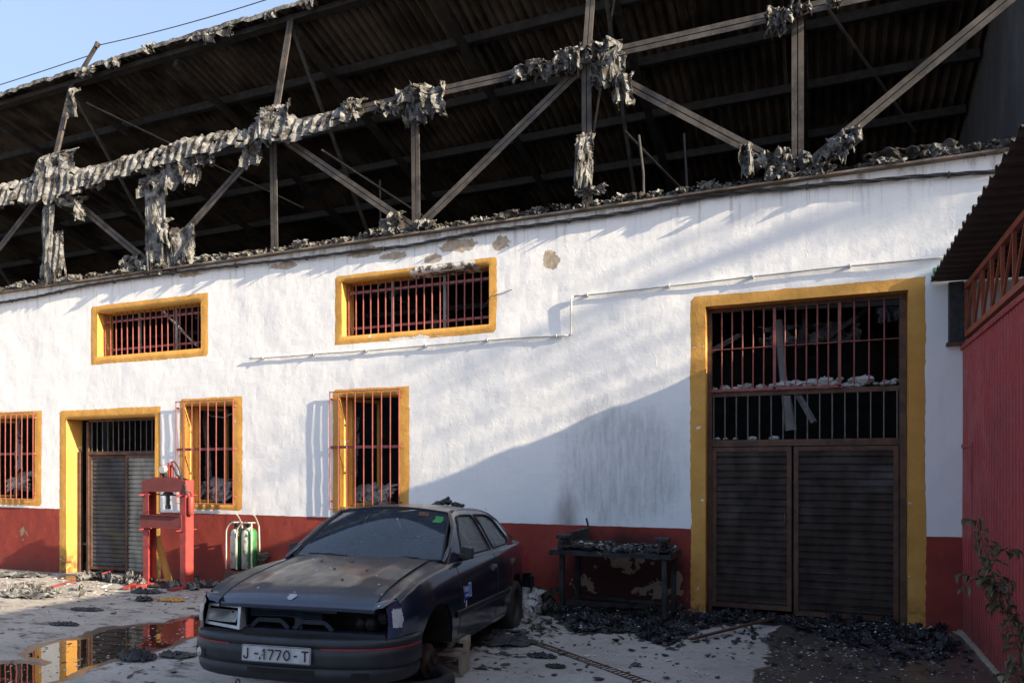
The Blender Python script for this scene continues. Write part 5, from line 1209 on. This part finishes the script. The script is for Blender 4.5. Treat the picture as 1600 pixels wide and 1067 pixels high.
m = MB(); m.box((xm-.13, PY0-.03, 1.54), (xm-.10, PY0+.03, 1.75)); m.box((xm+.03, PY0-.04, 1.54), (xm+.07, PY0+.04, 1.78)); m.box((xm-.16, PY0-.05, 1.535), (xm+.14, PY0+.05, 1.56)); m.build('cylinder_bracket', M['press red'], press)
m = MB(); m.lathe([(0, -.03), (.058, -.03), (.062, -.02), (.062, .02), (.058, .03), (0, .03)], (xm-.03, PY0-.06, 1.68), 20, 'Y'); m.tube([(xm-.03, PY0-.03, 1.66), (xm-.03, PY0, 1.56)], .014, 8); m.build('gauge', M['pale metal'], press)
m = MB(); m.tube([(xm+.08, PY0-.02, 1.74), (xm+.16, PY0-.03, 1.70), (xm+.22, PY0-.04, 1.60), (xm+.32, PY0-.05, 1.55), (PX1+.06, PY0-.08, 1.42), (PX1+.10, PY0-.10, 1.30)], .016, 8); m.tube([(xm+.05, PY0, 1.78), (xm+.12, PY0, 1.80), (xm+.20, PY0+.02, 1.70), (xm+.26, PY0, 1.58)], .012, 8); m.build('hose', M['cable black'], press, smooth=True)
m = MB(); m.lathe([(0, 1.28), (.035, 1.28), (.045, 1.26), (.045, 1.02), (.035, 1.0), (0, 1.0)], (PX1+.115, PY0-.03, 0), 16); m.build('pump_body', M['press red'], press, smooth=True)
m = MB(); m.box((PX1+.055, PY0-.05, 1.10), (PX1+.09, PY0+.0, 1.16)); m.tube([(PX1+.115, PY0-.03, 1.28), (PX1+.13, PY0-.05, 1.34), (PX1+.09, PY0-.12, 1.36)], .010, 8); m.build('pump_handle', M['dark steel'], press)
# plank leaning in the press
m = MB(); a = Vector(gp(246, 905, -.10)+(gz(-9.4)+.02,)); a = Vector((-9.24, -.46, gz(-9.4)+.03)); b = Vector((-9.47, -.50, .64)); m.bar(a, b, .10, .05, up=(0, -1, 0)); tag(m.build('plank', M['ochre wood'], None, bevel=.004), 'ochre wooden plank leaning inside the left upright of the press', 'plank')
# ------------------------------------------------------------------ gas cylinders on a hand trolley
tx0, tx1 = -8.52, -8.02; ty = -.13; gt = gz(-8.2)
def tpt(px, py): a = fp(px, py, -.25); return a
xa = fp(362, 850, -.25)[0]; xb = fp(399, 850, -.25)[0]; zt_ = fp(380, 812, -.25)[1]; zbm = fp(380, 888, -.25)[1]
tr = thing('cylinder_trolley', 'bent two-wheeled trolley of pale tube holding two gas cylinders against the red wall', 'trolley', ((xa+xb)/2, -.2, gt))
m = MB(); wq = xb-xa
for (p, q) in ((xa, xa+wq*.48), (xa+wq*.44, xb)):
    pts = []
    for k in range(13): a = math.pi*k/12*.62; pts.append((p+(q-p)*.55*(1-math.cos(a))/1.0*.9, -.36, zt_-.20+.17*math.sin(a/.62*.5)*1.0+.0))
    m.tube([(p, -.36, zbm)]+pts+[(pts[-1][0]+.04, -.2, pts[-1][2]-.01)], .010, 8)
m.tube([(xb, -.33, zbm), (xb, -.33, zt_-.03)], .011, 8)
m.tube([(xa+.10, -.12, zbm), (xa+.10, -.14, zt_-.1), (xa+.13, -.22, zt_), (xa+.19, -.34, zt_+.085)], .012, 8); m.tube([(xb-.03, -.12, zbm), (xb-.03, -.14, zt_-.1), (xb, -.22, zt_), (xb+.06, -.34, zt_+.085)], .012, 8)
m.build('tube_frame', M['pale metal'], tr, smooth=False)
for sg in (xa-.01, xb+.01):
    m = MB(); tyre(m, (sg, -.14, zbm-.02), .11, .05, .05, 'X'); m.build('wheel', M['black rubber'], tr, smooth=True)
m = MB(); m.box((xa, -.40, gt+.02), (xb, -.10, zbm-.03)); m.build('base', M['rust brown'], tr)
def cyl_mat(name, split, c_):
    t = NT(name); o = t.sep(); f = t.math('ADD', t.math('SUBTRACT', o[0], split), t.math('MULTIPLY', t.math('SUBTRACT', t.noise(7, 5, .6, stretch=(1, 1, .5)), .5), .10))
    c = t.mix(t.step(f, -.012, .012), (.50, .50, .44), c_); c = t.mix(t.step(t.noise(11, 5, .7), .52, .64, 0, .85), c, (.16, .15, .115)); M[name] = t.done(c, .55, .2)
cyl_mat('cyl a', xa+wq*.25+.05, (.025, .13, .04)); cyl_mat('cyl b', xa+wq*.73+.05, (.035, .19, .06))
for k, (cx_, mt, lab) in enumerate(((xa+wq*.25, 'cyl a', 'left gas cylinder on the trolley, scorched pale with a dark green side'), (xa+wq*.73, 'cyl b', 'right gas cylinder on the trolley, scorched pale with a bright green side'))):
    c = thing('gas_cylinder', lab, 'gas cylinder', (cx_, -.24, zbm), group='gas cylinders on the trolley'); rr_ = wq*.245
    m = MB(); H_ = (zt_-zbm)*.72; m.lathe([(0, zbm+.01), (rr_, zbm+.01), (rr_, zbm+H_), (rr_*.93, zbm+H_+.035), (rr_*.7, zbm+H_+.07), (rr_*.32, zbm+H_+.09), (rr_*.3, zbm+H_+.12)], (cx_, -.24, 0), 22); m.build('shell', M[mt], c, smooth=True)
    m = MB(); z_ = zbm+H_+.10; m.tube([(cx_, -.24, z_), (cx_, -.24, z_+.09)], .018, 8); m.lathe([(0, -.02), (.028, -.02), (.028, .02), (0, .02)], (cx_-.03, -.30, z_+.07), 12, 'Y'); m.lathe([(0, -.02), (.030, -.02), (.030, .02), (0, .02)], (cx_+.035, -.30, z_+.03), 12, 'Y'); m.tube([(cx_-.05, -.28, z_+.05), (cx_+.05, -.28, z_+.05)], .012, 8); m.build('valve', M['dark steel'], c)
m = MB()
for k in range(3):
    rr_ = random.Random(k+9); x_ = xa+wq*(.2+.28*k); pts = [(x_+.05*math.sin(j*.9+k), -.33-.02*math.cos(j), zbm+(zt_-zbm)*(.98-.05*j)) for j in range(7)]; m.tube(pts, .012, 6, mi=k % 2)
tag(m.build('welding_hose', [M['cable black'], M['press dark red']], None, smooth=True), 'tangled dark hoses draped over the tops of the gas cylinders', 'hose')
o = lumps('scorched_canister', 'scorched grey canister lying behind the trolley at the wall foot', 'canister', 'steel', [(fp(409, 868, -.1)[0], -.12, fp(409, 868, -.1)[1], .10), (fp(411, 885, -.1)[0], -.12, fp(411, 885, -.1)[1], .09)], 31, kind=None)
# ------------------------------------------------------------------ burnt workbench
bl = gp(876, 960, -.03); br_ = gp(1037, 968, -.03)
bench = thing('workbench', 'burnt steel workbench heaped with ash against the red base of the wall', 'workbench', ((bl[0]+br_[0])/2, -.45, gz(-2.2)))
zt0 = .845
A0 = Vector(gp(858, 858, .85)+(zt0,)); B0 = Vector(gp(1046, 870, .85)+(zt0,)); print('bench', bl, br_, A0, B0)
yf, yb = -.78, -.12; xl, xr = fp(858, 850, yf)[0], fp(1048, 860, yf)[0]
zt0 = fp(950, 862, yf)[1]+.0
m = MB(); m.grid(lambda x, y: (x, y+.01*N3(x*4, 1, 1), zt0+.012*N3(x*2, y*3, 1)), frange(xl, xr, .08), frange(yf, yb, .08)); m.box((xl, yf-.008, zt0-.055), (xr, yf+.02, zt0-.004)); m.box((xl, yb-.02, zt0-.055), (xr, yb, zt0-.004)); m.box((xl, yf+.02, zt0-.07), (xl+.02, yb-.02, zt0-.004)); m.box((xr-.02, yf+.02, zt0-.07), (xr, yb-.02, zt0-.004)); m.build('worktop', M['bench steel'], bench)
lx, rx_ = fp(876, 900, yf)[0], fp(1037, 900, yf)[0]
for (x, y) in ((lx, yf+.05), (rx_, yf+.05), (lx+.02, yb-.06), (rx_, yb-.06)):
    m = MB(); m.box((x-.028, y-.026, gz(-2)-.02), (x+.028, y+.026, zt0-.055)); m.build('leg', M['bench steel'], bench, bevel=.004)
m = MB(); m.bar((lx, yb-.06, .12), (rx_, yb-.06, .10), .035, .035); m.bar((lx+.04, yf+.05, .14), (rx_-.3, yb-.1, .06), .05, .05); m.build('rail', M['bench steel'], bench)
def vice(px, py, lab):
    a = fp(px, py, yf+.1); v = thing('vice', lab, 'vice', (a[0], yf+.1, zt0)); x, y, z = a[0], yf+.1, zt0+.015
    m = MB(); m.box((x-.07, y-.09, z), (x+.07, y+.09, z+.03)); m.box((x-.04, y-.06, z+.03), (x+.04, y+.08, z+.12)); m.box((x-.085, y-.035, z+.12), (x+.085, y+.0, z+.165)); m.box((x-.085, y-.09, z+.115), (x+.085, y-.06, z+.16)); m.build('body', M['bench steel'], v, bevel=.008)
    m = MB(); m.tube([(x, y-.06, z+.08), (x, y-.24, z+.07)], .016, 8); m.tube([(x+.02, y-.23, z+.16), (x-.02, y-.23, z-.06)], .008, 6); m.build('screw', M['dark steel'], v)
vice(883, 838, 'charred vice at the left end of the burnt workbench'); vice(1036, 845, 'charred vice at the right end of the burnt workbench')
rnd = random.Random(8); sp = [(rnd.uniform(xl+.1, xr-.05), rnd.uniform(yf+.02, yb-.05), zt0+.02, rnd.uniform(.015, .05)) for k in range(90)]
sp = [(x, y, z+.03*max(0, 1-abs(x-xl-.35)/.4), r_*(1.4 if x < xl+.6 else 1)) for x, y, z, r_ in sp]
lumps('bench_ash', 'heaped ash and char lying on the workbench top', 'ash', 'fibre_dark', sp[:60], 40); lumps('bench_scraps', 'pale crumbs and flakes scattered on the workbench top', 'ash', 'cloth pale', [(x, y, z+.015, r_*.42) for x, y, z, r_ in sp[50:]], 43)
m = MB()
for k in range(14): rag_mesh(m, rnd.uniform(xl+.15, xr-.1), rnd.uniform(yf, yf+.4), zt0+.07, rnd.uniform(.12, .25), rnd.uniform(.06, .12), 600+k, depth=.10, n=8, top=False, ragged=.5)
tag(m.build('bench_paper', M['fibre'], None, solid=.004), 'curled burnt sheets and paper on the workbench top', 'debris', kind='stuff')
m = MB(); a = fp(919, 812, -.1); m.tube([(a[0], -.08, a[1]-.1), (a[0]-.03, -.08, a[1]+.02)], .012, 6); m.bar((a[0]-.15, -.3, zt0+.1), (a[0], -.1, zt0+.14), .06, .14); tag(m.build('charred_stub', M['dark steel'], None), 'charred metal stub standing on the back left of the workbench', 'scrap metal')
# ------------------------------------------------------------------ litter on the yard
def flakes(name, label, mat, n, place, smin, smax, seed, lift=.004, curl=.5, solid=.003):
    rr = random.Random(seed); m = MB()
    for k in range(n):
        x, y = place(rr); z = (ZW+.0015) if name == 'floating_ash' else hg(x, y)+lift; s_ = rr.uniform(smin, smax)*rr.choice((1, 1, .6, 1.5)); nn = rr.choice((5, 6, 7)); an = rr.uniform(0, 6.28); el = rr.uniform(.35, 1); tz = rr.uniform(-curl, curl); tw = rr.uniform(-curl, curl)
        ring = []
        for j in range(nn):
            a = 2*math.pi*j/nn+rr.uniform(-.3, .3); r_ = s_*rr.uniform(.6, 1.2); u, v = r_*math.cos(a), r_*el*math.sin(a)
            ring.append((x+u*math.cos(an)-v*math.sin(an), y+u*math.sin(an)+v*math.cos(an), z+abs(tz)*s_*.6+tz*u*.6+tw*v*.6+.10*s_*rr.random()))
        m.add([(x, y, z+s_*rr.uniform(0, .35)*curl*1.6)]+ring, [(0, 1+j, 1+(j+1) % nn) for j in range(nn)])
    return tag(m.build(name, M[mat], None, fix=False, solid=solid), label, 'debris', kind='stuff')
def in_poly(P):
    x0 = min(p[0] for p in P); x1 = max(p[0] for p in P); y0 = min(p[1] for p in P); y1 = max(p[1] for p in P)
    def f(rr):
        while 1:
            x, y = rr.uniform(x0, x1), rr.uniform(y0, y1)
            if inpoly(P, x, y) and y < -.03: return x, y
    return f
def gauss_near(cs):
    def f(rr):
        c = rr.choice(cs); return (rr.gauss(c[0], c[2]), min(-.03, rr.gauss(c[1], c[3])))
    return f
flakes('burnt_litter', 'black burnt scraps heaped along the ground before the gate', 'char', 3000, in_poly(CHAR1), .012, .050, 1, curl=.7)
flakes('burnt_litter_fringe', 'scattered black flakes around the burnt heap', 'char', 520, gauss_near([(-1.2, -1.0, .6, .5), (0, -1.3, .7, .5), (.8, -1.3, .4, .5), (-2.4, -.6, .5, .3), (-2.9, -1.7, .3, .4)]), .015, .05, 2, curl=.8)
m = MB(); rr = random.Random(21); pc = in_poly(CHAR1)
for k in range(45):
    x, y = pc(rr); s_ = rr.uniform(.07, .17)
    b0 = len(m.v); rag_mesh(m, 0, 0, 0, s_, s_*.9, 700+k, depth=.12*s_/.25, n=7, top=False, ragged=.5)
    ti = rr.uniform(1.15, 1.57); an = rr.uniform(0, 6.28); Mx = Matrix.Translation((x, y, hg(x, y)+.05)) @ Matrix.Rotation(an, 4, 'Z') @ Matrix.Rotation(-ti, 4, 'X')
    for i in range(b0, len(m.v)): v = Mx @ (Vector(m.v[i])+Vector((0, 0, s_*.45))); m.v[i] = (v.x, v.y, max(v.z, hg(v.x, v.y)+.002))
tag(m.build('burnt_sheets', M['char'], None, solid=.004), 'crumpled black burnt sheets heaped before the gate and under the bench', 'debris', kind='stuff')
flakes('pale_flakes', 'small white ash flakes sprinkled over the right of the yard', 'ash flake', 2000, gauss_near([(-1.5, -1.9, .9, .8), (0, -1.6, .8, .7), (-2.6, -2.3, .7, .9), (.6, -1.2, .5, .5), (-1.0, -3.0, 1.2, .7)]), .004, .0115, 3, lift=.006, curl=.3, solid=.001)
flakes('litter_flakes', 'white specks of ash lying on the black litter before the gate', 'ash flake', 700, in_poly(CHAR1), .004, .012, 13, lift=.05, curl=.6, solid=.001)
flakes('floating_ash', 'specks of ash floating on the puddle', 'ash flake', 160, lambda q_: (lambda p_: p_)(in_poly(PUD)(q_)), .005, .016, 14, lift=.03, curl=.05, solid=.001)
flakes('yard_flakes', 'small dark flakes scattered over the open yard', 'char', 700, gauss_near([(-4.5, -1.6, 2.5, 1.0), (-6.5, -2.6, 2.0, 1.2), (-8.6, -1.2, 1.8, .5), (-1.6, -2.4, 1.0, .9), (-5, -4.6, 1.2, .8)]), .008, .034, 4, curl=.35)
flakes('yard_chips', 'pale grey chips scattered over the open yard', 'ash flake', 500, gauss_near([(-8.6, -1.2, 2.2, .8), (-11, -.9, 1.5, .5), (-5, -3, 2, 1.2)]), .008, .028, 5, curl=.5)
# single scraps one can point to
def scrap(name, label, cat, px, py, w_, mat, seed, flat=True, hh=.05, asp=.6):
    c = gp(px, py, -.03); c = gp(px, py, hg(*c)); m = MB(); n = 22; vs = []
    us = [k/n for k in range(n+1)]
    def P(i, j):
        u = (i/n-.5)*2; v = (j/n-.5)*2; q = 1-.28*abs(N3(math.atan2(v, u)*1.3, seed, 1))-.15*N3(u*2, v*2, seed)
        x = c[0]+u*w_/2*q+.02*N3(u*6, v*6, seed); y = c[1]+v*w_/2*asp*q+.02*N3(u*6, v*6, seed+3)
        return (x, y, hg(x, y)+.008+hh*abs(fbm(u*2.2, v*2.2, seed, 4))*max(0, 1-(u*u+v*v)*.5))
    m.grid(P, list(range(n+1)), list(range(n+1)), keep=lambda i, j: ((i+.5)/n*2-1)**2+((j+.5)/n*2-1)**2 < 1.0+.25*N3(i*.6, j*.6, seed))
    return tag(m.build(name, M[mat], None, solid=.004), label, cat)
scrap('charred_mat', 'large charred sheet lying flat under the tail of the car', 'scrap', 772, 1000, .95, 'char', 1, hh=.10)
scrap('charred_scrap', 'black oval scrap on the concrete right of the car, nearer the bench', 'scrap', 846, 1026, .30, 'char', 2, hh=.05, asp=.5)
scrap('charred_scrap', 'smaller black scrap just in front of the oval scrap right of the car', 'scrap', 868, 1042, .19, 'char', 3, hh=.04, asp=.6)
scrap('charred_scrap', 'black ragged lump beside the right end of the puddle', 'scrap', 215, 1029, .45, 'char', 4, hh=.16, asp=.5)
scrap('charred_scrap', 'flat black scrap between the puddle and the car bumper', 'scrap', 276, 1024, .42, 'char', 5, hh=.06, asp=.6)
scrap('charred_scrap', 'dark scrap lying just beyond the puddle in front of the press', 'scrap', 226, 938, .28, 'char', 6, hh=.10)
scrap('charred_scrap', 'long dark scrap on the yard beyond the puddle, left', 'scrap', 100, 975, .5, 'char', 7, hh=.05, asp=.3)
scrap('charred_scrap', 'long thin dark scrap on the yard in front of the left doorway', 'scrap', 135, 952, .55, 'char', 8, hh=.04, asp=.35)
scrap('straw_scrap', 'brown straw coloured scrap on the ground right of the press', 'scrap', 268, 938, .5, 'ochre wood', 9, hh=.05, asp=.4)
for (px, py, w_, lab, sd, mt) in ((30, 898, 1.3, 'pale heap of ash and fibre at the wall foot in the far left corner', 61, 'fibre'), (195, 908, .9, 'pale heap of fibre in front of the left doorway', 62, 'fibre'), (45, 930, 1.1, 'grey heap of fibre with dark strands at the left edge of the yard', 63, 'fibre'), (262, 915, .9, 'grey mass of burnt fibre around the foot of the press', 64, 'fibre_dark'), (310, 915, .8, 'charred heap at the wall foot between the press and the trolley', 65, 'fibre_dark'), (228, 925, .6, 'dark burnt heap in front of the left leg of the press', 66, 'char')):
    scrap('fibre_heap', lab, 'debris', px, py, w_, mt, sd, hh=.10, asp=.45)
m = MB(); rr = random.Random(33)
for k in range(60):
    c = rr.choice([gp(265, 915, -.1), gp(200, 910, -.1), gp(50, 925, -.12), gp(310, 918, -.1), gp(150, 905, -.12)]); x, y = rr.gauss(c[0], .35), min(-.08, rr.gauss(c[1], .16)); s_ = rr.uniform(.05, .14); b0 = len(m.v); rag_mesh(m, 0, 0, 0, s_, s_, 800+k, depth=.10, n=7, top=False, ragged=.5)
    Mx = Matrix.Translation((x, y, hg(x, y)+.03)) @ Matrix.Rotation(rr.uniform(0, 6.28), 4, 'Z') @ Matrix.Rotation(-rr.uniform(.6, 1.5), 4, 'X')
    for i in range(b0, len(m.v)): v = Mx @ (Vector(m.v[i])+Vector((0, 0, s_*.5))); m.v[i] = (v.x, v.y, max(v.z, hg(v.x, v.y)+.002))
tag(m.build('fibre_litter', M['fibre'], None, solid=.004), 'curled grey fibre scraps strewn before the doorway and around the press', 'debris', kind='stuff')
def rod(name, label, cat, p, q, r_, mat, zp=.02, zq=.02):
    a = gp(*p, -.05); a = gp(*p, hg(*a)); b = gp(*q, -.05); b = gp(*q, hg(*b)) if q[1] > 890 else (b[0], min(b[1], -.1)); m = MB(); m.bar((a[0], a[1], hg(*a)+zp), (b[0], b[1], hg(*b)+zq), r_, r_*.6); return tag(m.build(name, M[mat], None), label, cat)
rod('steel_strip', 'thin rusty strip lying on the ground before the gate', 'strip', (1078, 1003), (1212, 974), .035, 'rust brown', .03, .07)
rod('red_strip', 'thin red strip lying on the ground in front of the left doorway', 'strip', (78, 918), (192, 891), .035, 'press red', .02, .05)
rod('red_strip', 'short red bar half buried in litter left of the press foot', 'bar', (196, 921), (228, 909), .07, 'press red', .03, .05)
# drain channel set in the concrete
a = Vector(gp(838, 1003, -.02)+(0,)); b = Vector(gp(1010, 1068, -.02)+(0,)); d = (b-a).normalized(); sd_ = Vector((-d.y, d.x, 0)); m = MB(); L_ = (b-a).length
for s_ in (-.045, .045): m.bar(a+sd_*s_+Vector((0, 0, hg(a.x, a.y)+.006)), b+sd_*s_+Vector((0, 0, hg(b.x, b.y)+.006)), .008, .010)
k = 0.02
while k < L_-.02: p = a+d*k; z = hg(p.x, p.y)+.004; m.bar(p+sd_*-.04+Vector((0, 0, z)), p+sd_*.04+Vector((0, 0, z)), .010, .006); k += .055
tag(m.build('drain_grating', M['rust brown'], None), 'narrow rusty drain grating set in the concrete between the car and the gate', 'drain')
# sacks by the car tail
rag('white_sack', 'crumpled white plastic sack leaning by the rear wheel of the car', 'sack', [(fp(822, 925, -.75)[0], -.75, fp(822, 922, -.75)[1], .42, .34, 91, dict(depth=.16, ragged=.15, n=16)), (fp(815, 935, -.95)[0], -.9, fp(815, 938, -.9)[1], .30, .22, 92, dict(depth=.12, n=14, ragged=.15))], 'cloth pale')
rag('rag_heap', 'brown and blue rags heaped between the car tail and the bench', 'rags', [(fp(850, 925, -.5)[0], -.5, fp(850, 922, -.5)[1], .34, .3, 93, dict(depth=.16, n=14)), (fp(848, 945, -.7)[0], -.7, fp(848, 940, -.7)[1], .34, .2, 94, dict(depth=.14, n=14))], 'fibre_dark')
# ------------------------------------------------------------------ withered plant in the near right corner
pl = thing('withered_plant', 'tall withered plant with drooping curled leaves in front of the red gate', 'plant', (1.30, -4.3, 0))
YP = -3.3
def pp3(px, py, y=YP): a = fp(px, py, y); return Vector((a[0], y, a[1]))
stems = [[(1640, 1180), (1612, 1090), (1594, 1020), (1575, 965), (1560, 925), (1548, 890), (1535, 850), (1526, 815)], [(1594, 1020), (1600, 985), (1597, 955)], [(1575, 965), (1566, 935), (1563, 905)], [(1560, 925), (1548, 905), (1530, 900), (1516, 900), (1510, 915)], [(1548, 890), (1558, 865), (1575, 855)], [(1620, 1110), (1590, 1060), (1580, 1040)]]
m = MB(); allp = []
for i, s_ in enumerate(stems):
    P_ = [pp3(a, b, YP+.05*N3(k*.7, i, 1)) for k, (a, b) in enumerate(s_)]; P_ = [p for p in P_ if True]
    m.tube(smoothp(resample(P_, .03), 2), .0045 if i == 0 else .003, 6); allp += resample(P_, .035)
g0 = pp3(1640, 1180); m.tube([g0, (g0.x, g0.y, gz(0)-.05)], .006, 6)
m.build('stem', M['stem'], pl, smooth=True)
rr = random.Random(6); m = MB()
for p in allp:
    if p.z < .05: continue
    for q in range(5):
        if rr.random() < .25+.3*N3(p.x*9, p.z*9, 2): continue
        L_ = rr.uniform(.04, .10); an = rr.uniform(0, 6.28); w_ = L_*rr.uniform(.30, .55); o_ = p+Vector((math.cos(an)*.025, math.sin(an)*.025, rr.uniform(-.01, .01))); dr = Vector((math.cos(an)*.55, math.sin(an)*.55, -rr.uniform(.5, 1.3))).normalized(); sd_ = dr.cross(Vector((0, 0, 1))).normalized(); nn = sd_.cross(dr)
        vs = []; cu = rr.uniform(.45, 1.0); ph = rr.uniform(-1, 1)
        for i in range(6):
            t = i/5; ww = w_*math.sin(math.pi*min(1, t*.93+.07))**.8; c = o_+dr*L_*t+nn*L_*cu*.5*math.sin(t*2.6+ph)
            for s2 in (-1, 0, 1): vs.append(c+sd_*s2*ww*.62*math.cos(cu)+nn*abs(s2)*ww*.5)
        m.add(vs, [(i*3+k, i*3+k+1, i*3+k+4, i*3+k+3) for i in range(5) for k in range(2)])
m.build('foliage', M['leaf'], pl, fix=False)
# auto groups: look-alike repeats share a phrase
GR = {'charred_scrap': 'charred scraps lying on the yard', 'insulation_rag': 'rags of insulation on the rail and girder', 'fibre_heap': 'heaps of burnt fibre at the wall foot', 'hanging_scrap': 'scraps hanging under the roof edge', 'concrete_block': 'blocks propping the car', 'vice': 'vices on the workbench', 'curtain': 'curtain strips inside the barred windows', 'cloth_bundle': 'cloth heaps inside the barred windows', 'post_wrapping': 'wrappings round the posts', 'scorched_sheet': 'sheets standing over the posts', 'hanging_sheet': 'sheets hanging below the strip', 'upright_sheet': 'sheets standing on the wall top', 'fallen_batten': 'battens fallen inside the hall'}
for o in list(COL.objects):
    k = o.name.split('.')[0]
    if o.parent is None and k in GR: o['group'] = GR[k]
